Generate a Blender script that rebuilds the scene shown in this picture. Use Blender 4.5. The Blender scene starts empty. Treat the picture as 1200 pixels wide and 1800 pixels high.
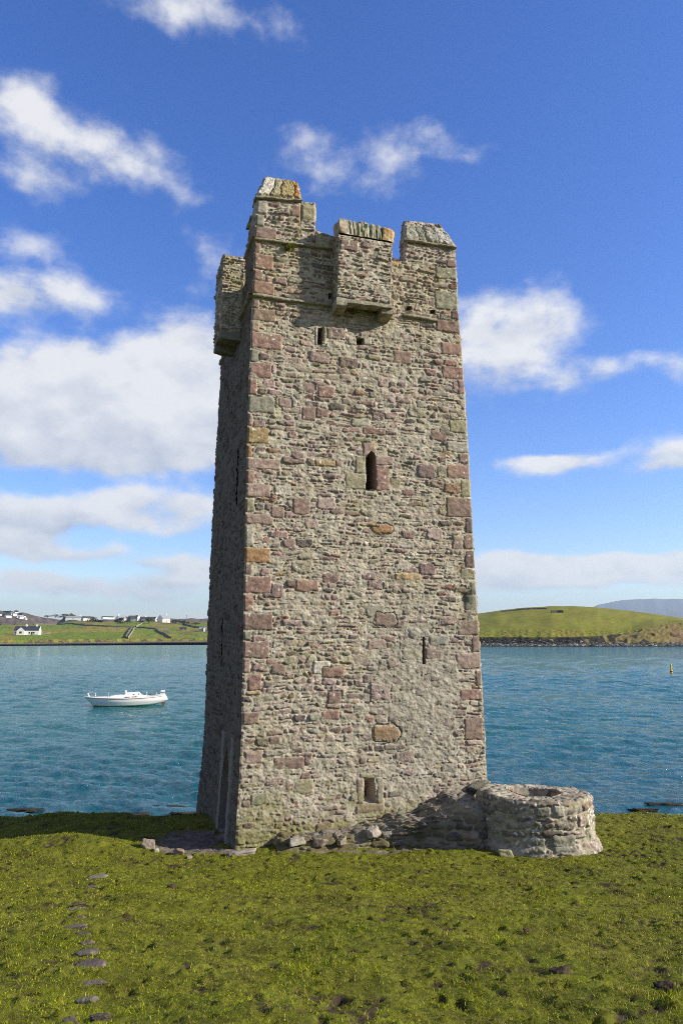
import bpy, bmesh, math, random
import numpy as np
from mathutils import Vector

# ------------------------------------------------------------------ camera, sky, sun, exposure
sc = bpy.context.scene
COL = sc.collection
CZ = 3.7                                   # eye height above the foot of the tower
FPX, PITCH = 1300.0, math.atan(212/1300.0) # focal length in pixels of the 1200x1800 photo
cam = bpy.data.cameras.new('camera'); cam_o = bpy.data.objects.new('camera', cam); COL.objects.link(cam_o)
cam.sensor_fit = 'VERTICAL'; cam.sensor_height = 36.0; cam.lens = FPX/1800*36
cam.clip_start = 0.1; cam.clip_end = 60000
cam_o.location = (0, 0, CZ); cam_o.rotation_euler = (math.pi/2+PITCH, 0, 0)
sc.camera = cam_o
sc.view_settings.view_transform = 'Standard'; sc.view_settings.look = 'None'
sc.view_settings.exposure = 0.72; sc.view_settings.gamma = 1.0
sc.render.engine = 'CYCLES'
try:
    sc.cycles.use_denoising = False; sc.cycles.sampling_pattern = 'BLUE_NOISE'; sc.cycles.filter_width = 0.9
    sc.cycles.max_bounces = 6; sc.cycles.volume_bounces = 0; sc.cycles.transparent_max_bounces = 6
except Exception: pass

SUN_EL, SUN_AZ = math.radians(25.5), math.radians(99)      # bearing clockwise from +Y
SUN_DIR = Vector((math.sin(SUN_AZ)*math.cos(SUN_EL), math.cos(SUN_AZ)*math.cos(SUN_EL), math.sin(SUN_EL)))
sun = bpy.data.lights.new('sun', 'SUN'); sun.energy = 5.0; sun.angle = math.radians(0.5); sun.color = (1.0, 0.90, 0.75)
sun_o = bpy.data.objects.new('sun', sun); COL.objects.link(sun_o)
sun_o.rotation_euler = SUN_DIR.to_track_quat('Z', 'Y').to_euler(); sun_o.location = (30, -5, 40)

FW = np.array([0, math.cos(PITCH), math.sin(PITCH)]); UPV = np.array([0, -math.sin(PITCH), math.cos(PITCH)])
CAMP = np.array([0, 0, CZ])
def ray(px, py):
    d = np.array([(px-600)/FPX, 0, 0]) + (900-py)/FPX*UPV + FW
    return d/np.linalg.norm(d)

class X:                                   # tiny node-expression helper
    nt = None
    def __init__(s, sock): s.s = sock
    @staticmethod
    def put(v, inp):
        if isinstance(v, X): X.nt.links.new(v.s, inp)
        else: inp.default_value = v
    @staticmethod
    def m(op, *a, clamp=False):
        n = X.nt.nodes.new('ShaderNodeMath'); n.operation = op; n.use_clamp = clamp
        for i, v in enumerate(a): X.put(v, n.inputs[i])
        return X(n.outputs[0])
    def __add__(s, o): return X.m('ADD', s, o)
    __radd__ = __add__
    def __sub__(s, o): return X.m('SUBTRACT', s, o)
    def __rsub__(s, o): return X.m('SUBTRACT', o, s)
    def __mul__(s, o): return X.m('MULTIPLY', s, o)
    __rmul__ = __mul__
    def __truediv__(s, o): return X.m('DIVIDE', s, o)
def xsmooth(v, a, b):
    n = X.nt.nodes.new('ShaderNodeMapRange'); n.interpolation_type = 'SMOOTHSTEP'
    X.put(v, n.inputs[0]); n.inputs[1].default_value = a; n.inputs[2].default_value = b
    return X(n.outputs[0])
def xnoise(vec, scale, detail=6, rough=0.55, dist=0.0):
    n = X.nt.nodes.new('ShaderNodeTexNoise'); n.inputs['Scale'].default_value = scale
    n.inputs['Detail'].default_value = detail; n.inputs['Roughness'].default_value = rough
    n.inputs['Distortion'].default_value = dist
    if vec is not None: X.put(vec, n.inputs['Vector'])
    return X(n.outputs[0])
def xvec(a, b, c):
    n = X.nt.nodes.new('ShaderNodeCombineXYZ')
    for i, v in enumerate((a, b, c)): X.put(v, n.inputs[i])
    return X(n.outputs[0])
def xmix(f, a, b):
    n = X.nt.nodes.new('ShaderNodeMix'); n.data_type = 'RGBA'
    X.put(f, n.inputs[0])
    for v, i in ((a, 6), (b, 7)):
        if isinstance(v, X): X.nt.links.new(v.s, n.inputs[i])
        else: n.inputs[i].default_value = (*v, 1)
    return X(n.outputs[2])

# clouds: bearing/elevation blobs (centre px, py, half-width, half-height, weight, underside-greyness)
CLOUDS = [(90,250,130,52,.72,.25),(50,180,48,50,.62,.1),(225,275,75,42,.55,.2),(30,315,100,28,.45,.5),
 (340,352,45,22,.36,.2),(30,432,75,24,.42,.3),(365,470,30,46,.42,.2),
 (90,528,100,34,.68,.45),(20,500,70,34,.55,.2),
 (60,672,130,48,1.2,.05),(205,652,90,42,1.2,.05),(345,592,50,38,.7,.1),(350,670,80,52,1.0,.15),(240,730,220,52,1.1,.5),(70,745,180,52,1.0,.75),(330,765,110,46,.85,.5),(180,800,160,20,.6,.95),
 (120,893,130,24,1.0,.3),(215,880,50,24,.8,.15),(30,897,100,26,.95,.4),(330,882,42,26,.95,.2),(120,918,190,12,.65,.9),
 (40,945,62,20,.85,.3),(60,970,120,12,.6,.9),(205,968,42,12,.6,.95),(250,988,26,8,.5,.9),
 (60,1022,90,15,.75,.35),(150,1035,50,9,.55,.8),(330,990,46,16,.65,.6),(310,1025,95,13,.65,.6),(200,1047,220,9,.45,.8),
 (330,8,160,42,.55,.15),(540,270,50,52,.46,.2),(680,285,60,42,.34,.2),(750,240,52,30,.5,.2),(815,268,36,14,.35,.2),(620,325,60,26,.25,.2),
 (870,565,90,44,.66,.15),(835,630,80,56,.62,.3),(965,560,48,26,.6,.1),(930,640,50,40,.5,.4),(1040,655,60,20,.5,.3),(1125,640,60,20,.55,.2),(1000,680,40,16,.4,.4),(1205,655,24,26,.5,.3),
 (1000,815,85,15,.8,.4),(960,808,40,12,.5,.2),(1190,800,52,26,1.0,.25),(1180,828,70,11,.6,.9),
 (900,998,95,16,1.15,.25),(1000,1003,160,13,1.0,.5),(1120,994,120,18,1.15,.3),(1180,982,52,14,.7,.2),(1050,1026,210,11,.6,.85),(960,1052,90,5,.4,.8),(640,1010,240,18,.7,.5)]
world = bpy.data.worlds.new('World'); sc.world = world; world.use_nodes = True
nt = world.node_tree; nt.nodes.clear(); X.nt = nt
out = nt.nodes.new('ShaderNodeOutputWorld')
sky = nt.nodes.new('ShaderNodeTexSky'); sky.sky_type = 'NISHITA'; sky.sun_disc = False
sky.sun_elevation = SUN_EL; sky.sun_rotation = SUN_AZ; sky.air_density = 1.0; sky.dust_density = 0.35; sky.ozone_density = 2.0
hs = nt.nodes.new('ShaderNodeHueSaturation'); hs.inputs['Hue'].default_value = 0.512; hs.inputs['Saturation'].default_value = 1.30; hs.inputs['Value'].default_value = 1.0
nt.links.new(sky.outputs[0], hs.inputs['Color'])
bg = nt.nodes.new('ShaderNodeBackground'); bg.inputs[1].default_value = 0.110
gr_ = nt.nodes.new('ShaderNodeVectorMath'); gr_.operation = 'MULTIPLY'; nt.links.new(hs.outputs[0], gr_.inputs[0]); gr_.inputs[1].default_value = (.96, 1.0, 1.22)
nt.links.new(gr_.outputs[0], bg.inputs[0])
tc = nt.nodes.new('ShaderNodeTexCoord'); nrm = nt.nodes.new('ShaderNodeVectorMath'); nrm.operation = 'NORMALIZE'
nt.links.new(tc.outputs['Generated'], nrm.inputs[0])
sx = nt.nodes.new('ShaderNodeSeparateXYZ'); nt.links.new(nrm.outputs[0], sx.inputs[0])
nrm_vec = X(nrm.outputs[0])
dx, dy, dz = X(sx.outputs[0]), X(sx.outputs[1]), X(sx.outputs[2])
az = X.m('ARCTAN2', dx, dy); el = X.m('ARCSINE', dz)
nvec = xvec(az*1.0, el*1.55, 0.37)
nv2 = xvec(az*1.0-0.022, el*1.55-0.045, 0.37)
wob = xnoise(nvec, 9, 3, 0.5)
wob2 = xnoise(xvec(az, el*1.4, 4.1), 9, 3, 0.5)
azw = az + (wob-0.5)*0.075; elw = el + (wob2-0.5)*0.045
dens = None; under = None; top = None
for (px, py, rx, ry, w, g) in CLOUDS:
    if py > 930: w *= 1.2; g *= .55
    if py < 320 and px < 320: w *= .85
    d = ray(px, py); a0 = math.atan2(d[0], d[1]); e0 = math.asin(d[2])
    k = math.hypot(d[0], d[1])
    rr = math.hypot(px-600, py-900); sc_ = 1/(FPX*(1+(rr/FPX)**2)**0.75)
    qa = (azw-a0)*(1/(rx*sc_/k*1.16)); qe = (elw-e0)*(1/(ry*sc_*1.16))
    r2 = qa*qa + qe*qe
    f = X.m('EXPONENT', r2*-0.9)*(w*1.02)
    dens = f if dens is None else dens+f
    u = f*xsmooth(qe*-1.0, -0.7, 1.1)*(0.35+0.75*g)
    under = u if under is None else under+u
n1 = xnoise(nvec, 11, 9, 0.56); n1b = xnoise(nv2, 11, 7, 0.56)
n0 = xnoise(nvec, 34, 6, 0.6)
D = dens*X.m('ADD', (n1-0.5)*2.0, 1.0) + (n1-0.5)*0.7 + (n0-0.5)*0.5
away = X.m('MAXIMUM', xsmooth(X.m('ABSOLUTE', az), 0.62, 0.95), xsmooth(el, 0.80, 1.0))
nb = xnoise(nrm_vec, 2.6, 5, 0.55)
alpha_b = xsmooth(nb, 0.40, 0.56)*away*0.9  # unseen grey clouds outside the view, added to make the skylight less blue
alpha = X.m('MAXIMUM', xsmooth(D, 0.13, 1.0)*(1.0-away), alpha_b)
greyness = X.m('MULTIPLY', X.m('DIVIDE', under, X.m('MAXIMUM', dens, 0.15)), 1.15, clamp=True)
relief = (n1-n1b)*2.6
shade = X.m('ADD', 1.0-greyness*0.62, relief*0.55, clamp=True)
ccol = xmix(shade, (0.43, 0.50, 0.64), (0.95, 0.955, 0.965)); ccol = xmix(away, ccol, (0.36, 0.35, 0.335))
bgc = nt.nodes.new('ShaderNodeBackground'); nt.links.new(ccol.s, bgc.inputs[0]); bgc.inputs[1].default_value = 0.57
mixs = nt.nodes.new('ShaderNodeMixShader'); X.put(alpha*0.93, mixs.inputs[0])
nt.links.new(bg.outputs[0], mixs.inputs[1]); nt.links.new(bgc.outputs[0], mixs.inputs[2])
nt.links.new(mixs.outputs[0], out.inputs['Surface'])

# ------------------------------------------------------------------ numpy noise
_pr = np.random.RandomState(7).permutation(256); PERM = np.concatenate([_pr, _pr]).astype(np.int32)
_ang = np.random.RandomState(3).uniform(0, 2*np.pi, 256); GX = np.cos(_ang).astype(np.float32); GY = np.sin(_ang).astype(np.float32)
_g3 = np.random.RandomState(5).normal(size=(256, 3)); _g3 /= np.linalg.norm(_g3, axis=1)[:, None]; G3 = _g3.astype(np.float32)
def n2(x, y, seed=0):                      # gradient noise, about -0.7..0.7
    x = np.asarray(x, np.float32)+seed*17.31; y = np.asarray(y, np.float32)+seed*5.77
    xi = np.floor(x); yi = np.floor(y); fx = x-xi; fy = y-yi
    xi = xi.astype(np.int32) & 255; yi = yi.astype(np.int32) & 255; x1 = (xi+1) & 255; y1 = (yi+1) & 255
    u = fx*fx*fx*(fx*(fx*6-15)+10); v = fy*fy*fy*(fy*(fy*6-15)+10)
    def g(a, b, p, q): h = PERM[PERM[a]+b]; return GX[h]*p+GY[h]*q
    a = g(xi, yi, fx, fy); b = g(x1, yi, fx-1, fy); c = g(xi, y1, fx, fy-1); d = g(x1, y1, fx-1, fy-1)
    a = a+u*(b-a); c = c+u*(d-c)
    return a+v*(c-a)
def fbm2(x, y, oct=4, seed=0, gain=0.5):
    s = 0; a = 1.0; f = 1.0
    for o in range(oct): s = s+a*n2(x*f, y*f, seed+o*3); a *= gain; f *= 2.03
    return s
def n3(P, f=1.0, seed=0):
    p = np.asarray(P, np.float32)*f+seed*13.7
    pi = np.floor(p); q = p-pi; pi = pi.astype(np.int32) & 255; p1 = (pi+1) & 255
    w = q*q*q*(q*(q*6-15)+10)
    r = 0
    for i in (0, 1):
        for j in (0, 1):
            for k in (0, 1):
                h = PERM[PERM[PERM[(p1 if i else pi)[..., 0]]+(p1 if j else pi)[..., 1]]+(p1 if k else pi)[..., 2]]
                g = G3[h]
                dot = g[..., 0]*(q[..., 0]-i)+g[..., 1]*(q[..., 1]-j)+g[..., 2]*(q[..., 2]-k)
                wt = (w[..., 0] if i else 1-w[..., 0])*(w[..., 1] if j else 1-w[..., 1])*(w[..., 2] if k else 1-w[..., 2])
                r = r+dot*wt
    return r
def sstep(x, a, b):
    t = np.clip((x-a)/(b-a), 0, 1); return t*t*(3-2*t)

# ------------------------------------------------------------------ meshes and tags
def mesh_np(name, V, F, col=None, mat=None, parent=None, smooth=True, matidx=None):
    """V (n,3), F (m,3|4) -> one mesh object"""
    V = np.ascontiguousarray(V, np.float32).reshape(-1, 3); F = np.ascontiguousarray(F, np.int32)
    k = F.shape[1]
    me = bpy.data.meshes.new(name); me.vertices.add(len(V)); me.vertices.foreach_set('co', V.ravel())
    me.loops.add(F.size); me.loops.foreach_set('vertex_index', F.ravel())
    me.polygons.add(len(F)); me.polygons.foreach_set('loop_start', np.arange(0, F.size, k, dtype=np.int32))
    me.polygons.foreach_set('loop_total', np.full(len(F), k, np.int32))
    me.polygons.foreach_set('use_smooth', np.full(len(F), smooth, bool))
    if col is not None:
        a = me.color_attributes.new('Col', 'FLOAT_COLOR', 'POINT')
        c = np.ones((len(V), 4), np.float32); c[:, :3] = np.asarray(col, np.float32).reshape(-1, 3); a.data.foreach_set('color', c.ravel())
    me.update(calc_edges=True); me.validate()
    if mat is not None: me.materials.append(mat)
    o = bpy.data.objects.new(name, me); COL.objects.link(o)
    if parent is not None:
        o.parent = parent; o.matrix_parent_inverse = parent.matrix_basis.inverted()
    return o
def empty(name, loc=(0, 0, 0)):
    o = bpy.data.objects.new(name, None); COL.objects.link(o); o.location = loc; o.empty_display_size = .2
    return o
def tag(o, label=None, cat=None, group=None, kind=None):
    if label: o['label'] = label
    if cat: o['category'] = cat
    if group: o['group'] = group
    if kind: o['kind'] = kind
    return o
def grid_faces(ny, nx, keep=None, flip=False):
    i = np.arange(ny*nx, dtype=np.int32).reshape(ny, nx)
    f = np.stack([i[:-1, :-1], i[:-1, 1:], i[1:, 1:], i[1:, :-1]], -1)
    if flip: f = f[..., ::-1]
    f = f.reshape(-1, 4)
    return f if keep is None else f[keep.ravel()]
class Acc:                                 # gathers quads of several sheets into ONE mesh
    def __init__(s): s.V = []; s.F = []; s.C = []; s.n = 0
    def add(s, V, F, C):
        V = np.asarray(V, np.float32).reshape(-1, 3); C = np.broadcast_to(np.asarray(C, np.float32), (len(V), 3)) if np.ndim(C) == 1 else np.asarray(C, np.float32).reshape(-1, 3)
        s.V.append(V); s.F.append(np.asarray(F, np.int32)+s.n); s.C.append(C); s.n += len(V)
    def build(s, name, mat, parent=None, smooth=True):
        return mesh_np(name, np.concatenate(s.V), np.concatenate(s.F), np.concatenate(s.C), mat, parent, smooth)

# ------------------------------------------------------------------ materials
def material(name, base=None, rough=0.9, spec=0.3, var=0.25, vscale=30, bump=0.0, bscale=60, metallic=0.0, translucent=0.0):
    m = bpy.data.materials.new(name); m.use_nodes = True; X.nt = m.node_tree
    b = m.node_tree.nodes['Principled BSDF']; b.inputs['Roughness'].default_value = rough
    b.inputs['Specular IOR Level'].default_value = spec; b.inputs['Metallic'].default_value = metallic
    g = X.nt.nodes.new('ShaderNodeNewGeometry'); pos = X(g.outputs['Position'])
    if base is None:
        at = X.nt.nodes.new('ShaderNodeAttribute'); at.attribute_name = 'Col'; c = X(at.outputs['Color'])
    else:
        rgb = X.nt.nodes.new('ShaderNodeRGB'); rgb.outputs[0].default_value = (*base, 1); c = X(rgb.outputs[0])
    if var > 0:
        n = xnoise(pos, vscale, 5, 0.65); k = (n-0.5)*(2*var*1.6)+1.0
        vm = X.nt.nodes.new('ShaderNodeVectorMath'); vm.operation = 'SCALE'; X.put(c, vm.inputs[0]); X.put(k, vm.inputs['Scale']); c = X(vm.outputs[0])
    X.put(c, b.inputs['Base Color'])
    if bump > 0:
        bn = X.nt.nodes.new('ShaderNodeBump'); bn.inputs['Strength'].default_value = 1.0; bn.inputs['Distance'].default_value = bump
        X.put(xnoise(pos, bscale, 4, 0.6), bn.inputs['Height']); X.nt.links.new(bn.outputs[0], b.inputs['Normal'])
    if translucent > 0:
        tr = X.nt.nodes.new('ShaderNodeBsdfTranslucent'); X.put(c, tr.inputs[0])
        mx = X.nt.nodes.new('ShaderNodeMixShader'); mx.inputs[0].default_value = translucent
        X.nt.links.new(b.outputs[0], mx.inputs[1]); X.nt.links.new(tr.outputs[0], mx.inputs[2])
        X.nt.links.new(mx.outputs[0], X.nt.nodes['Material Output'].inputs['Surface'])
    return m
WPAL = np.array([(.24,.205,.165),(.175,.15,.125),(.29,.255,.20),(.16,.135,.115),(.31,.28,.225),(.26,.195,.165)]); WPW = np.array([.25,.2,.2,.12,.13,.10])
M_STONE = material('rubble_stone', None, .92, .25, .28, 45, .006, 70)
M_EARTH = material('turf_soil', None, .95, .15, .3, 25, .012, 40)
M_GRASS = material('grass_blade', None, .6, .25, .0, translucent=.35)
M_LAND = material('far_pasture', None, .95, .1, .22, .35)
M_ROCK = material('rock', None, .9, .3, .3, 30, .008, 45)
M_PAINT = material('white_gloss_paint', (.80, .80, .78), .35, .5, .05, 3)
M_WALLW = material('white_render', (.80, .80, .77), .9, .3, .06, .8)
M_WALLG = material('pale_grey_render', (.50, .53, .57), .9, .3, .06, .8)
M_DARKW = material('dark_grey_render', (.10, .11, .13), .9, .3, .1, .8)
M_CREAM = material('cream_render', (.66, .64, .55), .9, .3, .08, .8)
M_SLATE = material('slate_roof', (.045, .052, .068), .9, .1, .2, 1.5)
M_ROOFG = material('grey_sheet_roof', (.24, .26, .28), .6, .4, .12, 1)
M_GLASS = material('dark_glass', (.015, .018, .022), .12, .6, 0)
M_DARK = material('dark_gap', (.012, .011, .010), 1, 0, 0)
M_FOL = material('foliage', None, .7, .2, .25, 1.2, translucent=.2)
M_BARK = material('bark', (.09, .07, .05), .9, .2, .3, 6)
M_STEEL = material('stainless_rail', (.55, .56, .57), .3, .5, 0, metallic=.8)
M_YELL = material('yellow_buoy_paint', (.75, .50, .02), .5, .4, .1, 4)
M_REDP = material('red_antifouling', (.16, .06, .035), .7, .3, .2, 3)
M_BLUEL = material('blue_lettering', (.10, .22, .50), .5, .4, 0)
M_POLE = material('weathered_pole', (.20, .17, .14), .9, .2, .2, 3)
M_WOOD = material('teak_trim', (.32, .17, .07), .6, .4, .2, 8)
M_SHIN = material('shingle', None, .9, .25, .35, .8)

# ------------------------------------------------------------------ rubble masonry: relief and colour of a wall face, in metres
PAL = np.array([(.238,.168,.150),(.268,.200,.180),(.292,.236,.208),(.205,.155,.145),(.235,.218,.172),(.228,.222,.188),(.31,.29,.24),(.25,.22,.15),(.29,.22,.125),(.235,.145,.112),(.115,.10,.09),(.315,.30,.25)])
PALW = np.array([.17,.17,.14,.11,.10,.08,.06,.06,.02,.035,.035,.02]); PALW = PALW/PALW.sum()
MORT = np.array([.355,.330,.262])
def masonry(Uc, Vc, seed=1, ch=(.05,.20), asp=(.9,3.2), relief=.035, mort=.45, blocks=(), extra=.4, warp=1.0, gap=.008, pal=None, palw=None, olive=0.5, lichen=1.0, rough=1.0, mortar=MORT, shear=.5, rad_=(.004,.016), tilt=1.0):
    rng = np.random.RandomState(seed)
    pal = PAL if pal is None else pal; palw = PALW if palw is None else palw
    sh = Uc.shape; U = Uc.ravel().astype(np.float32); V = Vc.ravel().astype(np.float32); N = len(U)
    u = U+warp*(.07*n2(U*1.0, V*1.3, seed)+.028*n2(U*4, V*5, seed+1)+.012*n2(U*13, V*15, seed+2))
    v = V+warp*(.085*n2(U*.8, V*.9, seed+3)+.034*n2(U*3.1, V*3.4, seed+4)+.012*n2(U*12, V*14, seed+5))
    b = [v.min()-.1]
    while b[-1] < v.max()+.3: b.append(b[-1]+ch[0]+(ch[1]-ch[0])*rng.beta(1.5, 2.2))
    b = np.array(b); ci = np.searchsorted(b, v)-1
    uu = u+shear*(v-(b[ci]+b[ci+1])/2)*n2(U*2.7, V*5, seed+6)*1.4
    sid = np.zeros(N, np.int64); L = []; base = 0
    order = np.argsort(ci, kind='stable'); cs = np.searchsorted(ci[order], np.arange(len(b)))
    umin, umax = uu.min()-.6, uu.max()+.6
    for c in range(len(b)-1):
        h = b[c+1]-b[c]; e = [umin+rng.uniform(0, .5)]
        while e[-1] < umax: e.append(e[-1]+np.clip(h*rng.uniform(*asp)*rng.lognormal(0, .3), .055, .62))
        e = np.array(e); ix = order[cs[c]:(cs[c+1] if c+1 < len(cs) else N)]
        if len(ix):
            s_ = np.clip(np.searchsorted(e, uu[ix])-1, 0, len(e)-2); sid[ix] = base+s_
        for k in range(len(e)-1): L.append((e[k], e[k+1], b[c], b[c+1]))
        base += len(e)-1
    L = np.array(L, np.float32); n = len(L)
    # some stones are split into two or three thin ones laid on each other
    spl = (rng.rand(n) < .24) & ((L[:, 3]-L[:, 2]) > .085); fr = rng.uniform(.35, .65, n).astype(np.float32)
    vs = L[:, 2]+(L[:, 3]-L[:, 2])*fr
    upper = spl[sid] & (v > vs[sid]+.01*n2(U*6, V*2, seed+8))
    L2 = L.copy(); L2[spl, 2] = vs[spl]; L[spl, 3] = vs[spl]; L = np.concatenate([L, L2]); sid = sid+upper*n; n = len(L)
    du0 = uu-L[sid, 0]; du1 = L[sid, 1]-uu; dv0 = v-L[sid, 2]; dv1 = L[sid, 3]-v
    hw = (L[:, 1]-L[:, 0])/2; hh = (L[:, 3]-L[:, 2])/2
    d = np.minimum(np.minimum(du0, du1), np.minimum(dv0, dv1))
    for A_, B_ in ((du0, dv0), (du0, dv1), (du1, dv0), (du1, dv1)):
        cut = (rng.beta(1.1, 2.6, n)*1.3*np.minimum(hw, hh)).astype(np.float32); kx = rng.uniform(.5, 1.0, n).astype(np.float32)
        d = np.minimum(d, (A_*kx[sid]+B_-cut[sid])*.75)
    d = d-(gap+rng.exponential(.006, n).astype(np.float32))[sid]
    lu = (du0-du1)*.5; lv = (dv0-dv1)*.5
    prj = rng.uniform(.30, 1.25, n).astype(np.float32); tx = rng.normal(0, .11, n).astype(np.float32); ty = rng.normal(0, .13, n).astype(np.float32)
    rad = rng.uniform(rad_[0], rad_[1], n).astype(np.float32); rg = rng.uniform(.4, 1.5, n).astype(np.float32)
    rid = (rng.rand(n)*40).astype(np.float32)
    nz = fbm2(U*8+rid[sid], V*13+rid[sid]*1.7, 4, seed+10, .55)
    nzf = fbm2(U*34, V*44, 3, seed+14, .6)
    nz = .65*nz+.75*(.28-np.abs(fbm2(U*6+rid[sid]*1.3, V*9+rid[sid], 3, seed+17, .55)))
    S = relief*prj[sid]*(1-np.exp(-np.maximum(d, 0)/rad[sid]))+tilt*(tx[sid]*lu+ty[sid]*lv)+rough*rg[sid]*(.018*nz+.006*nzf)
    S = np.where(d > 0, S, -.06)
    ck = rng.choice(len(pal), n, p=palw); SC = pal[ck]*.86*np.exp(rng.normal(0, .20, (n, 1)))*(1+rng.normal(0, .035, (n, 3)))
    C = SC[sid].astype(np.float32)
    def paint(u0, u1, v0, v1, colr, proud, rnd, rgh, irr=.012, groove=0):
        m = np.nonzero((U > u0-.1) & (U < u1+.1) & (V > v0-.1) & (V < v1+.1))[0]
        if not len(m): return
        pu = U[m]+irr*n2(U[m]*6, V[m]*6, seed+20)*1.5+irr*.5*n2(U[m]*19, V[m]*19, seed+21); pv = V[m]+irr*n2(U[m]*6, V[m]*6, seed+22)*1.5+irr*.5*n2(U[m]*19, V[m]*19, seed+23)
        cu, cv = (u0+u1)/2, (v0+v1)/2; qx = np.abs(pu-cu)-(u1-u0)/2+rnd; qy = np.abs(pv-cv)-(v1-v0)/2+rnd
        sd = rnd-(np.hypot(np.maximum(qx, 0), np.maximum(qy, 0))+np.minimum(np.maximum(qx, qy), 0))
        if groove:
            gm = m[(sd < -groove*.55) & (sd > -groove*1.25)]; S[gm] = -.06; d[gm] = -.02; GRV[gm] = 1
        k = sd > -.014
        mm = m[k]; s1 = sd[k]
        st = proud*(1-np.exp(-np.maximum(s1, 0)/.010))+rgh*(.014*fbm2(U[mm]*7, V[mm]*9, 4, seed+25)+.006*nzf[mm])+rng.normal(0, .02)*(pu[k]-cu)
        S[mm] = np.where(s1 > 0, st, -.06); d[mm] = s1
        C[mm] = np.asarray(colr, np.float32)*(1+rng.normal(0, .05))
    GRV = np.zeros(N, np.int8)
    area = (U.max()-U.min())*(V.max()-V.min())
    for _ in range(int(area*extra)):
        w = rng.uniform(.16, .42); h = w*rng.uniform(.35, .75); a = rng.uniform(U.min(), U.max()); c = rng.uniform(V.min(), V.max())
        paint(a, a+w, c, c+h, pal[rng.choice(len(pal), p=palw)]*rng.uniform(.8, 1.2), relief*rng.uniform(.6, 1.25), rng.uniform(.02, .07), rng.uniform(.6, 1.6), .03)
    for q in blocks: paint(*q)
    mm_ = mort if np.ndim(mort) == 0 else np.asarray(mort, np.float32).ravel()
    Hm = relief*(mm_+.6*n2(U*1.2, V*1.5, seed+30)+.65*n2(U*5, V*6, seed+31)-.1)+.015*fbm2(U*11, V*14, 4, seed+32, .6)
    Hm = np.where(GRV > 0, -.03, Hm)
    H = np.maximum(S, Hm)
    t = sstep(S-Hm, -.001, .008)[:, None]
    C = C*(1+.55*fbm2(U*9, V*12, 4, seed+40, .6))[:, None]
    mc = np.asarray(mortar)*(1+.45*fbm2(U*6, V*7, 4, seed+41, .6))[:, None]
    dirt = sstep(n2(U*1.7, V*2.3, seed+42)+.5*n2(U*7, V*8, seed+43), .1, .55)[:, None]
    mc = mc*(1-.45*dirt)+np.array([.20,.16,.11])*.45*dirt
    C = mc*(1-t)+C*t
    ol = (sstep(n2(U*1.1, V*1.2, seed+50)+.6*n2(U*6, V*8, seed+51)+.4*n2(U*22, V*24, seed+52), .05, .6)*.55*olive)[:, None]
    C = C*(1-ol)+np.array([.27,.245,.10])*ol
    wl = (sstep(n2(U*15, V*15, seed+53)+.5*n2(U*2.2, V*2.2, seed+54), .56-.06*lichen, .66-.06*lichen)*.85*min(lichen, 1.1))[:, None]
    C = C*(1-wl)+np.array([.60,.59,.52])*wl
    bl = (sstep(n2(U*9, V*11, seed+55)+.6*n2(U*1.6, V*1.2, seed+56), .45, .75)*.6)[:, None]
    C = C*(1-bl)+np.array([.09,.085,.075])*bl
    return H.reshape(sh).astype(np.float32), np.clip(C, .01, .85).reshape(sh+(3,)).astype(np.float32)
def normals(P):
    a = np.gradient(P, axis=1); b = np.gradient(P, axis=0); n = np.cross(a, b)
    return n/np.maximum(np.linalg.norm(n, axis=-1, keepdims=True), 1e-9)
def wobble(P, a=.012):                     # continuous in space, so neighbouring sheets stay joined
    sh = P.shape; p = P.reshape(-1, 3)
    o = np.stack([n3(p, 1.3, 1)+.5*n3(p, 5, 4)+.3*n3(p, 14, 7), n3(p, 1.3, 2)+.5*n3(p, 5, 5)+.3*n3(p, 14, 8), n3(p, 1.3, 3)+.5*n3(p, 5, 6)+.3*n3(p, 14, 9)], -1)
    return (p+a*o).reshape(sh)
def edge_fade(ny, nx, su, sv, w=.03, sides='lrbt'):
    i = np.arange(nx)*su; j = np.arange(ny)*sv; f = np.ones((ny, nx), np.float32)
    if 'l' in sides: f *= sstep(i, -1e-3, w)[None, :]
    if 'r' in sides: f *= sstep(i[-1]-i, -1e-3, w)[None, :]
    if 'b' in sides: f *= sstep(j, -1e-3, w)[:, None]
    if 't' in sides: f *= sstep(j[-1]-j, -1e-3, w)[:, None]
    return f
_bs = [100]
def patch(acc, c00, c10, c11, c01, sp=.012, keepf=None, wob=.012, sides='lrbt', u0=0, v0=0, **kw):
    """bilinear stone patch, corners counter-clockwise seen from outside"""
    c00, c10, c11, c01 = [np.asarray(c, float) for c in (c00, c10, c11, c01)]
    wu = max(np.linalg.norm(c10-c00), np.linalg.norm(c11-c01)); wv = max(np.linalg.norm(c01-c00), np.linalg.norm(c11-c10))
    nx = max(3, int(wu/sp)+1); ny = max(3, int(wv/sp)+1)
    s = np.linspace(0, 1, nx)[None, :, None]; t = np.linspace(0, 1, ny)[:, None, None]
    P = (c00*(1-s)+c10*s)*(1-t)+(c01*(1-s)+c11*s)*t
    Uc = u0+np.broadcast_to(s[..., 0]*wu, (ny, nx)); Vc = v0+np.broadcast_to(t[..., 0]*wv, (ny, nx))
    _bs[0] += 37
    kw.setdefault('seed', _bs[0])
    H, C = masonry(Uc, Vc, **kw)
    N = normals(P); P = wobble(P, wob)+N*(H*edge_fade(ny, nx, wu/(nx-1), wv/(ny-1), .03, sides))[..., None]
    acc.add(P, grid_faces(ny, nx, None if keepf is None else keepf(Uc, Vc)), C)
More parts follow.
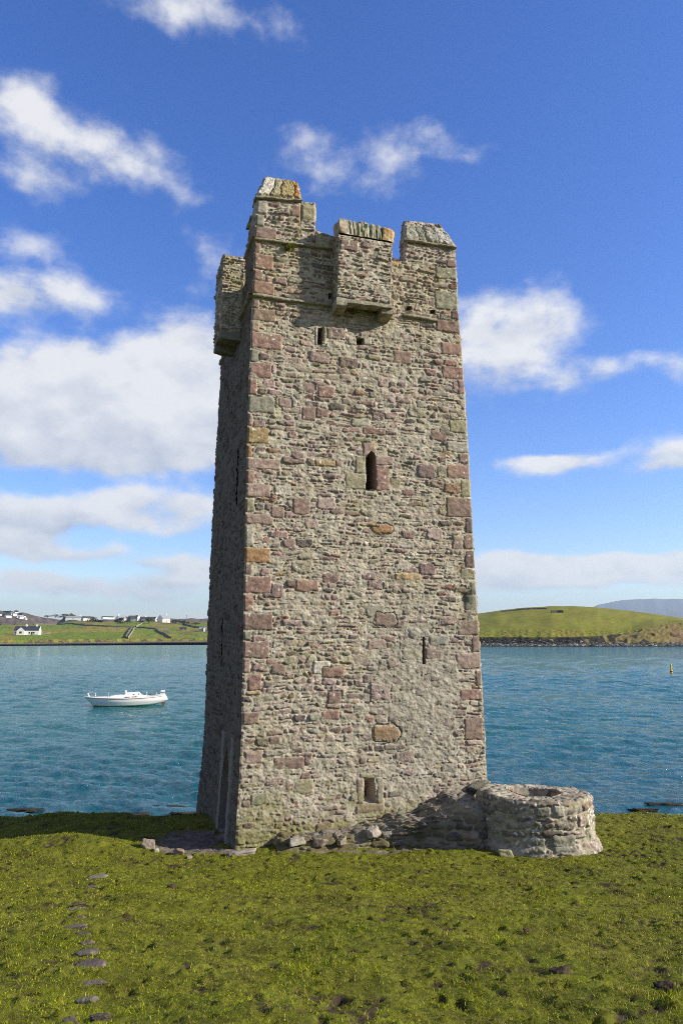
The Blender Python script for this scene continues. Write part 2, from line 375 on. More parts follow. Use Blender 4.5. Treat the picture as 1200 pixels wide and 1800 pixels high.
def stone_block(name, bot, top, parent, sp=.014, faces='flrbtu', mat=None, **kw):
    """masonry hexahedron; bot/top: front-left, front-right, back-right, back-left"""
    a = Acc(); A_, B_, C_, D_ = bot; E_, F_, G_, H_ = top
    if 'f' in faces: patch(a, A_, B_, F_, E_, sp, **kw)
    if 'r' in faces: patch(a, B_, C_, G_, F_, sp, **kw)
    if 'b' in faces: patch(a, C_, D_, H_, G_, sp*2.5, **kw)
    if 'l' in faces: patch(a, D_, A_, E_, H_, sp, **kw)
    if 't' in faces: patch(a, E_, F_, G_, H_, sp*1.5, **kw)
    if 'u' in faces: patch(a, D_, C_, B_, A_, sp*1.5, **kw)
    return a.build(name, mat or M_STONE, parent)

# ------------------------------------------------------------------ the land under the tower
def edge_y(x):
    return 16.25+.5*n2(x*.35, x*0+2.2)+.30*n2(x*1.1, x*0+7)+.16*n2(x*3.3, x*0+9)+np.interp(x, [-60, -20, -9, -4, 4, 8, 20, 60], [-14, -3, -.1, .15, .3, .15, -2, -12])
def ground_z(x, y):
    x = np.asarray(x, float); y = np.asarray(y, float)
    z = np.interp(y, [-40, -10, 0, 3, 5, 8, 11, 13, 14, 15.2, 60], [4.5, 3.4, 2.1, 1.66, 1.33, .80, .28, .03, -.03, -.08, -.15])
    z = z+.20*np.exp(-((x+4.9)/2.0)**2-((y-13.55)/.75)**2)-.07*np.exp(-((x+2.7)/.8)**2-((y-13.8)/.9)**2)
    z = z+.05*n2(x*.55, y*.55, 3)*1.5
    d = y-edge_y(x)
    drop = np.where(d > 0, -(.22*np.minimum(d, .6)+np.maximum(d-.6, 0)*.62), 0)
    return z+np.maximum(drop, -5)
def ground_detail(x, y):
    return (.040*n2(x*1.3, y*1.3, 11)+.022*n2(x*4.2, y*4.2, 12)+.022*n2(x*10.5, y*10.5, 13)+.015*n2(x*21, y*21, 16)
            -.058*sstep(n2(x*3.9, y*3.9, 14)+.6*n2(x*10, y*10, 15), .40, .66)+.035*sstep(n2(x*6.1, y*6.1, 17)+.5*n2(x*15, y*15, 18), .32, .65))
def dirt_mask(x, y):
    m = sstep(.8*n2(x*1.15, y*1.15, 21)+.8*n2(x*4.3, y*4.3, 22)+.7*n2(x*12, y*12, 23)+.30*sstep(n2(x*3.9, y*3.9, 14)+.6*n2(x*10, y*10, 15), .38, .6)+.14*sstep(x*.8-y*.25, -1.5, 3.0)-.02, .27, .50)
    pth = np.exp(-((x+2.75)/.75)**2-((y-14.2)/1.15)**2)+.9*np.exp(-((x+2.0)/.6)**2-((y-13.35)/.16)**2)
    m2 = sstep(pth+.35*n2(x*4, y*4, 24), .45, .65)
    m3 = sstep(np.exp(-((y-(13.45+.1*x))/.22)**2)*sstep(x, -1.6, -.9)*sstep(2.6-x, 0, .6)+.4*n2(x*3, y*3, 25), .62, .85)
    return np.clip(m, 0, 1), np.clip(np.maximum(m2, m3*.8), 0, 1)
def hit_ground(px, py, fn=ground_z, t0=2.0, t1=60.0, n=4000):
    d = ray(px, py); t = np.linspace(t0, t1, n); P = CAMP+t[:, None]*d
    z = fn(P[:, 0], P[:, 1]); k = np.nonzero(P[:, 2] < z)[0]
    i = k[0] if len(k) else n-1
    return P[i]
def make_ground():
    def axis(a, b, s, far, g=1.10):
        c = list(np.arange(a, b, s)); l = [a]; st = s
        while l[-1] > far[0]: st *= g; l.append(l[-1]-st)
        r = [c[-1]]; st = s
        while r[-1] < far[1]: st *= g; r.append(r[-1]+st)
        return np.array(l[1:][::-1]+c+r[1:])
    xs = axis(-8.2, 8.6, .028, (-90, 90)); ys = axis(4.2, 18.0, .028, (-40, 30), 1.08)
    Xg, Yg = np.meshgrid(xs, ys); Zg = ground_z(Xg, Yg)+ground_detail(Xg, Yg)
    m1, m2 = dirt_mask(Xg, Yg)
    Zg -= .018*m1; Zg += (.010*n2(Xg*16, Yg*16, 31)+.012*n2(Xg*7, Yg*7, 33))*np.maximum(m1, m2)
    gr = np.array([.105,.115,.012])*(1+.6*n2(Xg*2, Yg*2, 41))[..., None]; so = np.array([.048,.034,.022])*(1+.5*n2(Xg*5, Yg*5, 42))[..., None]
    pa = np.array([.15,.125,.10])*(1+.5*fbm2(Xg*4, Yg*4, 3, 43))[..., None]
    C = gr*(1-m1[..., None])+so*m1[..., None]; C = C*(1-m2[..., None])+pa*m2[..., None]
    dr = sstep(Yg-edge_y(Xg), .5, 1.5)[..., None]; C = C*(1-dr)+np.array([.07,.06,.045])*dr
    o = mesh_np('ground', np.stack([Xg, Yg, Zg], -1), grid_faces(len(ys), len(xs)), C, M_EARTH)
    tag(o, 'sheep-cropped grassy slope running down to the stone tower and the water', 'ground', kind='structure')
make_ground()

KEEP_OFF = []                              # (x, y, rx, ry) where no grass grows
def add_grass():
    rng = np.random.RandomState(11)
    xs, ys = [], []
    for y0, y1, dens in ((4.4, 6.0, 6800), (6.0, 8.0, 5000), (8.0, 10.5, 3400), (10.5, 13.0, 2400), (13.0, 17.2, 1700)):
        hw = y1*.52+.5; n = int(dens*(y1-y0)*2*hw); xs.append(rng.uniform(-hw, hw, n)); ys.append(rng.uniform(y0, y1, n))
    x = np.concatenate(xs); y = np.concatenate(ys)
    cl = n2(x*2.6, y*2.6, 51)+.7*n2(x*8, y*8, 52)
    keep = rng.rand(len(x)) < np.clip(.72+.75*cl, .12, 1)
    m1, m2 = dirt_mask(x, y); keep &= rng.rand(len(x)) > np.maximum(m1*.93, m2*.985)
    # not inside the tower, the well or the stones
    lx = (x-AX[0])*UD[0]+(y-AX[1])*UD[1]; lw = (x-AX[0])*WD[0]+(y-AX[1])*WD[1]
    keep &= ~((lx > -.15) & (lx < 5.1) & (lw > -.12) & (lw < 5.4))
    for (cx, cy, rx, ry) in KEEP_OFF: keep &= ((x-cx)/rx)**2+((y-cy)/ry)**2 > 1
    x = x[keep]; y = y[keep]; n = len(x)
    z = ground_z(x, y)+ground_detail(x, y)-.006
    tall = sstep(n2(x*1.1, y*1.1, 54)+.5*n2(x*5, y*5, 55), .05, .6)
    straw = np.clip(sstep(n2(x*.9, y*.9, 56)+.6*n2(x*4, y*4, 57)+.2*sstep(x, -1.5, 3)+.45*np.exp(-((x-.1)/1.5)**2-((y-8.6)/1.3)**2), .15, .7), 0, 1)
    L = rng.uniform(.014, .036, n)*(1+.8*tall)*np.interp(y, [4, 14], [1, 1.15]); w = rng.uniform(.0022, .0042, n)*np.interp(y, [4, 7, 14, 18], [1, 1.35, 2.3, 2.8])
    a = rng.uniform(0, 2*np.pi, n); lean = rng.uniform(.3, 1.5, n)
    dxn, dyn = np.cos(a)*lean+.35, np.sin(a)*lean; nn = np.sqrt(dxn**2+dyn**2+1)
    D_ = np.stack([dxn/nn, dyn/nn, 1/nn], -1); b = rng.uniform(0, 2*np.pi, n); S_ = np.stack([np.cos(b), np.sin(b), 0*b], -1)
    Pb = np.stack([x, y, z], -1); mid = Pb+D_*(L*.55)[:, None]; tip = Pb+D_*L[:, None]+np.stack([dxn, dyn, -lean*.5], -1)/nn[:, None]*(L*.25)[:, None]
    w3 = (w/2)[:, None]
    V = np.stack([Pb-S_*w3, Pb+S_*w3, mid+S_*w3*.8, mid-S_*w3*.8, tip], 1).reshape(-1, 3)
    i = np.arange(n)[:, None]*5
    F = np.concatenate([i+np.array([[0, 1, 2]]), i+np.array([[0, 2, 3]]), i+np.array([[3, 2, 4]])])
    g1 = np.array([.175,.255,.005]); g2 = np.array([.39,.375,.008]); st = np.array([.44,.36,.13])
    q = rng.rand(n)[:, None]; c = g1*(1-q)+g2*q
    pale = (rng.rand(n) < .05+.42*straw)[:, None]; c = np.where(pale, st*rng.uniform(.7, 1.15, (n, 1)), c)
    olv = (straw*.5)[:, None]; c = c*(1-olv)+np.array([.34,.29,.03])*olv
    lush = (sstep(n2(x*.7, y*.7, 59)+.4*n2(x*3, y*3, 60), .0, .5)*.5)[:, None]; c = c*(1-lush)+np.array([.175,.25,.005])*lush
    br = (sstep(n2(x*2.3, y*2.3, 62)+.6*n2(x*7, y*7, 63), .02, .42)*.55)[:, None]; c = c*(1-br)+np.array([.12,.085,.025])*br; c = c*np.clip(rng.lognormal(-.08, .38, (n, 1)), .35, 2.0)
    o = mesh_np('grass', V, F, np.repeat(c, 5, 0), M_GRASS, smooth=False)
    tag(o, 'short tufted grass covering the slope in front of the tower', 'grass', kind='stuff')

# ------------------------------------------------------------------ tower
TH = math.radians(17.5)
UD = np.array([math.cos(TH), math.sin(TH), 0]); WD = np.array([-math.sin(TH), math.cos(TH), 0]); ZD = np.array([0, 0, 1.])
AX = np.array([-1.8206, 13.4961, 0.])
LEAN = .012
def T(u, w, z): return AX+np.multiply.outer(np.asarray(u, float), UD)+np.multiply.outer(np.asarray(w, float), WD)+np.multiply.outer(np.asarray(z, float), ZD)
def fpix(px, py, w0=0.0):                  # a pixel of the photo -> (u, z) on the front face
    d = ray(px, py); n = WD-LEAN*ZD; t = np.dot(AX+w0*WD-CAMP, n)/np.dot(d, n); p = CAMP+t*d
    return float(np.dot(p-AX, UD)), float(p[2])
def lpix(px, py, u0=0.05):                 # ... -> (w, z) on the left face
    d = ray(px, py); t = np.dot(AX+u0*UD-CAMP, UD)/np.dot(d, UD); p = CAMP+t*d
    return float(np.dot(p-AX, WD)), float(p[2])
def uL(z): return np.interp(z, [-3, 0, .9, 1.9, 3, 6.2, 8.7, 10.2, 12.3, 14], [-.20, -.02, .03, .065, .06, .055, .08, .11, .15, .18])
def uR(z): return np.interp(z, [-3, .9, 2.2, 3.4, 5.2, 7.5, 8.6, 9.8, 10.5, 12, 14], [5.0, 4.86, 4.84, 4.81, 4.75, 4.70, 4.67, 4.62, 4.57, 4.55, 4.5])
def wF(z): return LEAN*np.asarray(z)-.05*sstep(-np.asarray(z), -1.3, .2)
def wB(z): return np.interp(z, [-3, 0, 1.2, 3, 5, 7.3, 9.9, 13], [5.6, 5.15, 4.9, 4.88, 4.72, 4.45, 4.15, 4.0])
ZTOP = 11.46
RED=(.245,.162,.135); RPK=(.28,.212,.182); BRN=(.205,.150,.125); DKB=(.14,.105,.09); GRY=(.225,.222,.175); PGR=(.32,.305,.25); OLV=(.255,.238,.16); OCH=(.30,.225,.125); ORG=(.28,.175,.09); WHT=(.45,.43,.38)
QUOIN = [(446,426,458,446,BRN),(446,447,480,474,RED),(445,475,462,494,BRN),(444,495,482,518,RED),(443,525,456,543,RPK),(443,544,484,565,BRN),(441,566,456,584,RPK),(441,586,495,614,RED),(439,615,455,636,GRY),(438,638,476,664,RED),(436,666,452,694,RED),
 (435,697,483,726,GRY),(434,727,445,749,RPK),(433,752,473,780,OCH),(432,782,442,803,ORG),(432,806,494,825,RPK),(431,826,447,849,RED),(431,851,477,874,RPK),(430,876,447,900,OLV),(430,903,480,922,RPK),(430,924,445,961,PGR),(429,963,475,989,ORG),(429,991,443,1010,BRN),(428,1012,477,1043,RED),(428,1045,447,1075,RED),(427,1078,480,1107,BRN),(427,1109,443,1125,GRY),(426,1127,473,1156,BRN),(426,1158,440,1182,RPK),(435,1185,460,1214,RED),(432,1215,459,1222,OCH),(427,1252,457,1274,BRN),(430,1319,462,1342,RPK),
 (765,468,802,490,GRY),(764,513,805,545,GRY),(792,547,808,562,DKB),(766,564,810,584,BRN),(775,603,811,624,RED),(776,644,813,666,RED),(804,668,816,693,RED),(789,739,821,761,OLV),(784,777,822,795,PGR),(805,797,823,815,BRN),(784,817,825,842,RED),(808,844,826,873,OLV),(783,875,829,909,BRN),(817,911,832,938,DKB),(794,941,812,966,RPK),(814,940,833,966,BRN),(816,968,835,998,DKB),(808,1000,836,1019,OLV),(826,1021,838,1046,OLV),(817,1047,840,1072,GRY),(803,1090,842,1116,RPK),(828,1118,844,1146,BRN),(801,1148,845,1175,RPK),(835,1178,846,1205,BRN),(808,1211,846,1231,RED),(765,1248,819,1259,BRN),(815,1262,848,1300,BRN)]
FEAT = [(624,802,642,832,OLV),(606,832,642,860,OLV),(659,802,690,818,RPK),(660,819,685,862,RED),(637,777,661,802,RPK),(640,863,664,872,PGR),(620,768,652,777,OLV),
 (657,1078,697,1101,BRN,.02),(655,1275,701,1302,ORG,.028),(558,680,587,700,RED),(617,735,650,750,PGR),(637,752,677,764,RED),(554,809,589,820,OCH),(653,922,689,938,ORG,.02),(550,1162,580,1185,WHT),(565,1250,596,1265,RED),(476,890,500,910,RPK),(515,876,545,905,BRN),(632,920,664,925,ORG),(576,1215,600,1238,BRN),(565,1172,605,1190,RED),
 (553,574,558,608,PGR),(567,575,573,606,OLV),(610,594,626,606,PGR),(638,595,652,606,PGR),(690,617,722,640,BRN),(695,1008,740,1020,OCH),(706,1140,741,1160,OLV),(746,1138,775,1158,BRN),(490,700,512,716,RPK),(530,715,555,740,BRN),(520,1020,560,1040,RED),
 (626,1366,638,1412,RPK),(661,1368,673,1414,OLV),(624,1413,674,1427,RPK),(632,1359,668,1368,OLV),(480,1330,535,1352,BRN),(515,1370,550,1395,OLV),(440,1395,470,1415,GRY)]
def blockify(lst, zw=0):
    out_ = []
    for q in lst:
        x0, y0, x1, y1, c = q[:5]; a = fpix((x0), (y0+y1)/2); b = fpix(x1, (y0+y1)/2); t = fpix((x0+x1)/2, y0)[1]; d = fpix((x0+x1)/2, y1)[1]
        out_.append((a[0], b[0], d, t, c, .027, .025 if len(q) < 6 else .10, .6, .016 if len(q) < 6 else .035, q[5] if len(q) > 5 else 0))
    return out_
def quad_hole(pts):                         # convex polygon in (u, z)
    P = [fpix(*p) for p in pts]
    def f(u, z):
        m = np.ones(u.shape, bool)
        for i in range(len(P)):
            (a, b), (c, d) = P[i], P[(i+1) % len(P)]; m &= ((c-a)*(z-b)-(d-b)*(u-a)) >= 0
        return m
    return P, f
OPEN = [  # pixel outlines, counter-clockwise seen from outside
 ('window', [(643,861),(661,861),(660,803),(657,797),(652,793),(646,798),(643,804)], .0),
 ('window', [(741,1167),(747,1167),(746,1119),(741,1119)], .0),
 ('window', [(638,1411),(661,1411),(657,1368),(640,1368)], .5),
 ('window', [(558,606),(567,606),(567,577),(558,577)], .0),
 ('window', [(626,606),(638,606),(638,595),(626,595)], .0),
 ('drain_hole', [(714,546),(722,546),(722,539),(714,539)], 0),('drain_hole', [(756,551),(764,551),(764,545),(756,545)], 0),('drain_hole', [(577,526),(583,526),(583,516),(577,516)], 0)]
def make_tower():
    root = empty('tower_house', tuple(AX)); tag(root, 'tall ruined rubble stone tower house on the grassy point by the water', 'tower')
    acc = Acc()
    # front face
    ny, nx = int((ZTOP+.35)/.0105), 470
    z = np.linspace(-.35, ZTOP, ny); s = np.linspace(0, 1, nx)
    Zg = np.broadcast_to(z[:, None], (ny, nx)); Ug = uL(z)[:, None]*(1-s)+uR(z)[:, None]*s
    P = T(Ug, np.broadcast_to(wF(z)[:, None], Ug.shape), Zg)
    # lower right is smeared with old render; the parapet zone is drier
    mort = .30+.52*sstep(np.exp(-((Ug-3.55)/1.25)**2-((Zg-2.6)/2.1)**2)+.45*n2(Ug*1.6, Zg*1.6, 71), .35, .95)+.28*np.exp(-((Ug-1.2)/2)**2-((Zg-.9)/1.0)**2)
    mort = mort-.25*sstep(Zg, 9.5, 10.3)
    H, C = masonry(Ug, Zg, seed=21, ch=(.045,.175), asp=(.8,2.5), relief=.027, mort=mort, blocks=blockify(QUOIN)+blockify(FEAT), extra=3.0, olive=.38, rough=.85, tilt=.7)
    grey = (.38*sstep(np.exp(-((Ug-3.4)/1.35)**2-((Zg-2.4)/2.3)**2)+.4*n2(Ug*2, Zg*2, 72), .3, .9))[..., None]
    C = C*(1-grey)+(C.mean(-1, keepdims=True)*.35+np.array([.195,.183,.150])*(1+.7*fbm2(Ug*10, Zg*10, 3, 74))[..., None]*.8)*grey
    up = (.40*sstep(Zg+.8*n2(Ug*1.5, Zg*1.5, 75), 9.2, 10.6))[..., None]; C = C*(1-up)+C*np.array([.95,.92,.72])*up
    mo = (sstep(1.25-Zg+.9*n2(Ug*1.4, Zg*1.8, 76)+.5*n2(Ug*7, Zg*7, 77)-.18*np.maximum(Ug-2.2, 0), .25, 1.1)*.72)[..., None]; C = C*(1-mo)+np.array([.17,.165,.05])*(1+.5*n2(Ug*12, Zg*12, 78))[..., None]*mo
    for sx, y0, y1, wd, k in ((820, 1030, 1130, .13, .75), (706, 1012, 1085, .045, .7), (560, 592, 680, .05, .4), (650, 864, 960, .06, .35), (735, 545, 640, .07, .35), (640, 560, 640, .16, .35), (520, 545, 700, .1, .3)):
        ua, za = fpix(sx, y0); _, zb = fpix(sx, y1); st_ = np.exp(-((Ug-ua+.03*n2(Zg*3, Ug*0+sx, 79))/wd)**2)*sstep(za-Zg, -.05, .08)*sstep(Zg-zb, -.1, .5)*np.clip(.65+.9*n2(Ug*14, Zg*4, 80), 0, 1)*k
        C = C*(1-st_[..., None])+np.array([.075,.07,.05])*st_[..., None]
    ua, za = fpix(815, 1052); H = H-.07*np.exp(-((Ug-ua)/.10)**2-((Zg-za)/.13)**2)
    N = normals(P); fd = edge_fade(ny, nx, 4.7/nx, .0105, .035, 'lr'); P = wobble(P, .016)+N*(H*fd)[..., None]
    keep = np.ones((ny-1, nx-1), bool); uc = (Ug[:-1, :-1]+Ug[1:, 1:])/2; zc = (Zg[:-1, :-1]+Zg[1:, 1:])/2
    rev = []
    for nm, pts, splay in OPEN:
        Pq, f = quad_hole(pts); keep &= ~f(uc, zc); rev.append((nm, Pq, splay))
    acc.add(P, grid_faces(ny, nx, keep), C)
    # left face (in shade): u = uL, from w = wB (back) to wF (front)
    ny2, nx2 = int((ZTOP+2.4)/.018), 210
    z = np.linspace(-2.4, ZTOP, ny2); s = np.linspace(0, 1, nx2); W_ = wB(z)[:, None]*(1-s)+wF(z)[:, None]*s; Zg = np.broadcast_to(z[:, None], W_.shape)
    P = T(np.broadcast_to(uL(z)[:, None], W_.shape), W_, Zg)
    jam = []
    for (px0, py0, px1, py1, c) in ((398,1335,405,1470,PGR),(376,1340,385,1460,PGR)):
        a = lpix(px0, py1, 0); b = lpix(px1, py0, 0); jam.append((min(a[0], b[0]), max(a[0], b[0]), a[1], b[1], c, .05, .03, .3, .008, 0))
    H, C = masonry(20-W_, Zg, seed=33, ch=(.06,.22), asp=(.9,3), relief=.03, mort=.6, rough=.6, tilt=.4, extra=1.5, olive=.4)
    C = C*np.array([.37,.345,.325])  # stone colour scaled down: deeper shade painted into this face
    # doorway: tall pointed opening near the front corner
    dw = sorted((lpix(389, 1400, 0)[0], lpix(401, 1400, 0)[0])); DZ0, DZ1 = -.05, 1.50
    dc, dh = (dw[0]+dw[1])/2, max(.36, (dw[1]-dw[0])/2)
    def door_in(w, z): return (np.abs(w-dc) < dh*np.clip((DZ1-z)/.55, 0, 1)**.6) & (z > DZ0) & (z < DZ1)
    near = np.exp(-((np.abs(W_-dc)-dh-.12)/.16)**2)*(Zg < DZ1+.25)
    H = H*(1-.8*near)+.035*near; C = C*(1-.6*near[..., None])+np.array([.33,.30,.27])*.6*near[..., None]
    N = normals(P); P2 = wobble(P, .016)+N*(H*edge_fade(ny2, nx2, 5/nx2, .018, .035, 'lr'))[..., None]
    wc = (W_[:-1, :-1]+W_[1:, 1:])/2; zc = (Zg[:-1, :-1]+Zg[1:, 1:])/2; keep = ~door_in(wc, zc) & ~((wc > .97) & (wc < 1.24) & (zc > 10.9))
    slits = []
    for (xa, ya, yb) in ((418,790,890),(391,1085,1165)):
        a = lpix(xa, ya, .05); b = lpix(xa, yb, .05); wm = (a[0]+b[0])/2; keep &= ~((np.abs(wc-wm) < .07) & (zc > b[1]) & (zc < a[1])); slits.append((wm, b[1], a[1]))
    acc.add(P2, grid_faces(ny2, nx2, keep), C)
    # right and back faces
    for side in 'rb':
        ny3, nx3 = int((ZTOP+2.4)/.04), 130; z = np.linspace(-2.4, ZTOP, ny3); s = np.linspace(0, 1, nx3); Zg = np.broadcast_to(z[:, None], (ny3, nx3))
        if side == 'r': W3 = wF(z)[:, None]*(1-s)+wB(z)[:, None]*s; P = T(np.broadcast_to(uR(z)[:, None], W3.shape), W3, Zg); Uq = 40+W3
        else: U3 = uR(z)[:, None]*(1-s)+uL(z)[:, None]*s; P = T(U3, np.broadcast_to(wB(z)[:, None], U3.shape), Zg); Uq = 60-U3
        H, C = masonry(Uq, Zg, seed=41 if side == 'r' else 43, relief=.045, mort=.4, extra=1.2)
        P = wobble(P, .016)+normals(P)*(H*edge_fade(ny3, nx3, 5/nx3, .04, .05, 'lr'))[..., None]; acc.add(P, grid_faces(ny3, nx3), C)
    # wall-walk
    zt = 10.80
    patch(acc, T(uL(zt), wF(zt), zt), T(uR(zt), wF(zt), zt), T(uR(zt), wB(zt), zt), T(uL(zt), wB(zt), zt), .06)
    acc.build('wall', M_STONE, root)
    # reveals of the openings
    for nm, Pq, splay in rev:
        a = Acc(); n = len(Pq); cu = np.mean([p[0] for p in Pq]); cz = np.mean([p[1] for p in Pq]); dp = .55 if nm == 'window' else .3
        ring = []
        for dpt, k in ((-.015, 1.03), (dp*.42, 1-splay), (dp, 1-splay)):
            ring.append([T(cu+(p[0]-cu)*(k if splay == 0 else k*(1 if dpt < 0 else .9))-(.035*(dpt > 0) if splay else 0), wF(p[1])+dpt, cz+(p[1]-cz)*(k if p[1] > cz else (1 if splay == 0 else k+.15))) for p in Pq])
        R = np.array(ring); V = R.reshape(-1, 3); F = []
        for r in range(2):
            for i in range(n): j = (i+1) % n; F.append((r*n+i, r*n+j, (r+1)*n+j, (r+1)*n+i))
        colr = np.array([.36,.30,.235]) if splay else np.array([.26,.20,.165]); a.add(V, np.array(F)[:, ::-1], colr*np.ones((len(V), 3)))
        w = a.build(nm, M_STONE, root, smooth=False)
        if nm == 'window':
            bw = [T(cu+(p[0]-cu)*.98*(1-splay), wF(p[1])+dp-.02, cz+(p[1]-cz)*.98*(1-splay)) for p in Pq]
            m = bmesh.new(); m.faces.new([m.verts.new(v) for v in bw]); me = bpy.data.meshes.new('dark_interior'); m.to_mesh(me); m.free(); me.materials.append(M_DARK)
            o = bpy.data.objects.new('dark_interior', me); COL.objects.link(o); o.parent = w
            o.matrix_parent_inverse = (root.matrix_basis).inverted()
    # doorway recess
    zz = np.linspace(DZ0, DZ1-.001, 14); prof = [(dc-dh*np.clip((DZ1-q)/.55, 0, 1)**.6, q) for q in zz]+[(dc+dh*np.clip((DZ1-q)/.55, 0, 1)**.6, q) for q in zz[::-1]]
    V = []; n = len(prof)
    for dpt in (-.03, .5, .52):
        V += [T(uL(q)+dpt, w, q) for w, q in prof]
    V = np.array(V); F = [(r*n+i, r*n+(i+1) % n, (r+1)*n+(i+1) % n, (r+1)*n+i) for r in range(2) for i in range(n)]
    o = mesh_np('doorway', V, np.array(F), np.ones((len(V), 3))*np.array([.22,.20,.18]), M_STONE, root, False)
    V = np.array([T(uL(q)+.5, w, q) for w, q in prof]); F = [(i, i+1, n-2-i, n-1-i) for i in range(n//2-1)]
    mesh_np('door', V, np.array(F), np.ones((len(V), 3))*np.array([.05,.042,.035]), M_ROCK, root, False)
    V = []
    for wm, z0, z1 in slits:
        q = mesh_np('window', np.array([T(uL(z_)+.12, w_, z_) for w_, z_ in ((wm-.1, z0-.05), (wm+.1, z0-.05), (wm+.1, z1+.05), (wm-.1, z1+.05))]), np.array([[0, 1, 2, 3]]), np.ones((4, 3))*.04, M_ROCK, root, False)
    # string courses (thin projecting ledges)
    def ledge(pts, out_, th=.05, name='string_course'):
        pts = np.asarray(pts, float); sg = np.r_[0, np.cumsum(np.linalg.norm(np.diff(pts, axis=0), axis=1))]; n = max(6, int(sg[-1]/.02)); t = np.linspace(0, sg[-1], n)
        L_ = np.stack([np.interp(t, sg, pts[:, k]) for k in range(3)], -1); o_ = np.asarray(out_, float)
        O = np.stack([np.interp(t, sg, o_[:, k]) for k in range(3)], -1)
        r = .085+.03*n2(t*3, t*0+pts[0, 2], 81)+.02*n2(t*11, t*0, 82); h = th*(1+.5*n2(t*4, t*0+1, 83)); zo = .018*n2(t*2.5, t*0+4, 84)
        ring = [L_-O*.03+ZD*(zo+h)[:, None], L_+O*(r*.85)[:, None]+ZD*(zo+h*.75)[:, None], L_+O*r[:, None]+ZD*zo[:, None], L_+O*(r*.8)[:, None]-ZD*(h*.4-zo)[:, None], L_-O*.03-ZD*(h*.5-zo)[:, None]]
        R = wobble(np.stack(ring, 0), .012); cc = np.array([.24,.225,.165])*(1+.5*n2(np.broadcast_to(t*6, R.shape[:2]), np.arange(5)[:, None]*.7+0*t, 85))[..., None]
        return mesh_np(name, R, grid_faces(5, n, flip=True), cc, M_STONE, root)
    F_ = -WD; L_ = -UD
    zs = 10.22; zq = 11.42
    ledge([T(uL(zs), wF(zs), zs), T(1.88, wF(zs), zs)], [F_, F_])
    ledge([T(3.29, wF(zs), zs), T(4.05, wF(zs), zs)], [F_, F_])
    ledge([T(uL(zs), 4.1, zs), T(uL(zs), wF(zs)-.09, zs)], [L_, L_])
    ledge([T(uL(zq), wF(zq), zq), T(1.88, wF(zq), zq+.06)], [F_, F_], .04)
    ledge([T(uL(zq), .95, zq), T(uL(zq), wF(zq)-.09, zq)], [L_, L_], .04)
    # parapet and merlons: built on the wall head
    def hexa(name, u0, u1, w0, w1, z0, z1, du0=0, du1=0, dz1=0, **kw):
        l = lambda z_: LEAN*z_
        b = [T(u0, w0+l(z0), z0), T(u1, w0+l(z0), z0), T(u1, w1+l(z0), z0), T(u0, w1+l(z0), z0)]
        t = [T(u0+du0, w0+l(z1), z1), T(u1+du1, w0+l(z1), z1+dz1), T(u1+du1, w1+l(z1), z1+dz1), T(u0+du0, w1+l(z1), z1)]
        return stone_block(name, b, t, root, **kw)
    mk = dict(ch=(.045,.15), asp=(1,3.2), relief=.036, mort=.12, extra=1.0, olive=.8)
    QL = [(0, .22, .62, .95, PGR, .03, .02, .5, .01), (0, .18, .32, .58, GRY, .03, .02, .5, .01), (0, .45, .02, .28, BRN, .03, .02, .5, .01), (.72, .98, .62, .88, RED, .03, .02, .5, .01)]
    hexa('merlon', uL(11.46), 1.07, 0, .30, ZTOP, 12.31, du0=.04, du1=0, dz1=.10, blocks=QL, **mk)
    hexa('merlon', 1.085, 1.38, 0, .14, ZTOP, 12.44, du1=.005, dz1=.03, blocks=[(0, .3, .6, .95, OLV, .03, .03, 1, .02)], **mk)
    hexa('parapet', 1.395, 3.365, .01, .13, ZTOP-.004, 11.86, du1=0, dz1=-.38, **mk)
    hexa('merlon', uL(11.4)+.001, uL(11.4)+.2, .305, .80, ZTOP, 12.10, du0=.03, **mk)
    hexa('parapet', uL(11.4)+.001, uL(11.4)+.4, 2.1, 3.9, ZTOP-.004, 11.75, dz1=0, sp=.03, **mk)
    hexa('merlon', 3.37, uR(11.5), 0, .30, ZTOP, 11.93, du0=.01, du1=.0, dz1=.02, blocks=[(.95, 1.32, .05, .22, RED, .03, .02, .5, .01)], **mk)
    hexa('parapet', uR(11.4)-.5, uR(11.4)-.002, .63, 3.9, ZTOP-.004, 11.7, sp=.05, **mk)
    hexa('parapet', .6, 4.0, 3.55, 4.0, ZTOP-.004, 11.75, sp=.05, **mk)
    # sloping copings of big leaning slates
    def coping(corners_front, corners_back, cols, seed, tilt=0.0, proud=.05):
        """corners_front: bottom-left, bottom-right, top-right, top-left of the sloping face"""
        a = Acc(); c00, c10, c11, c01 = [np.asarray(c, float) for c in corners_front]
        wu = np.linalg.norm(c10-c00); wv = np.linalg.norm(c01-c00); rng = np.random.RandomState(seed); bl = []; x = 0; tot = sum(c[0] for c in cols)
        for wd, c in cols:
            w_ = wu*wd/tot; bl.append((x+.006, x+w_-.006, .03, wv-.03+rng.uniform(-.03, .02), c, .045+rng.uniform(-.025, .02), .07, 1.6, .05)); x += w_
        k = dict(ch=(.1,.2), asp=(.4,.8), relief=.03, mort=.1, extra=0, olive=.6, lichen=1.3)
        patch(a, c00, c10, c11, c01, .010, blocks=bl, **k)
        b00, b10, b11, b01 = [np.asarray(c, float) for c in corners_back]     # same corners on the far side
        patch(a, b10, b00, b01, b11, .03, **k); patch(a, b00, c00, c01, b01, .012, **k); patch(a, c10, b10, b11, c11, .012, **k); patch(a, c01, c11, b11, b01, .015, **k); patch(a, c00, b00, b10, c10, .02, **k)
        return a.build('coping', M_STONE, root)
    u0, u1 = uL(12.31)+.02, 1.09
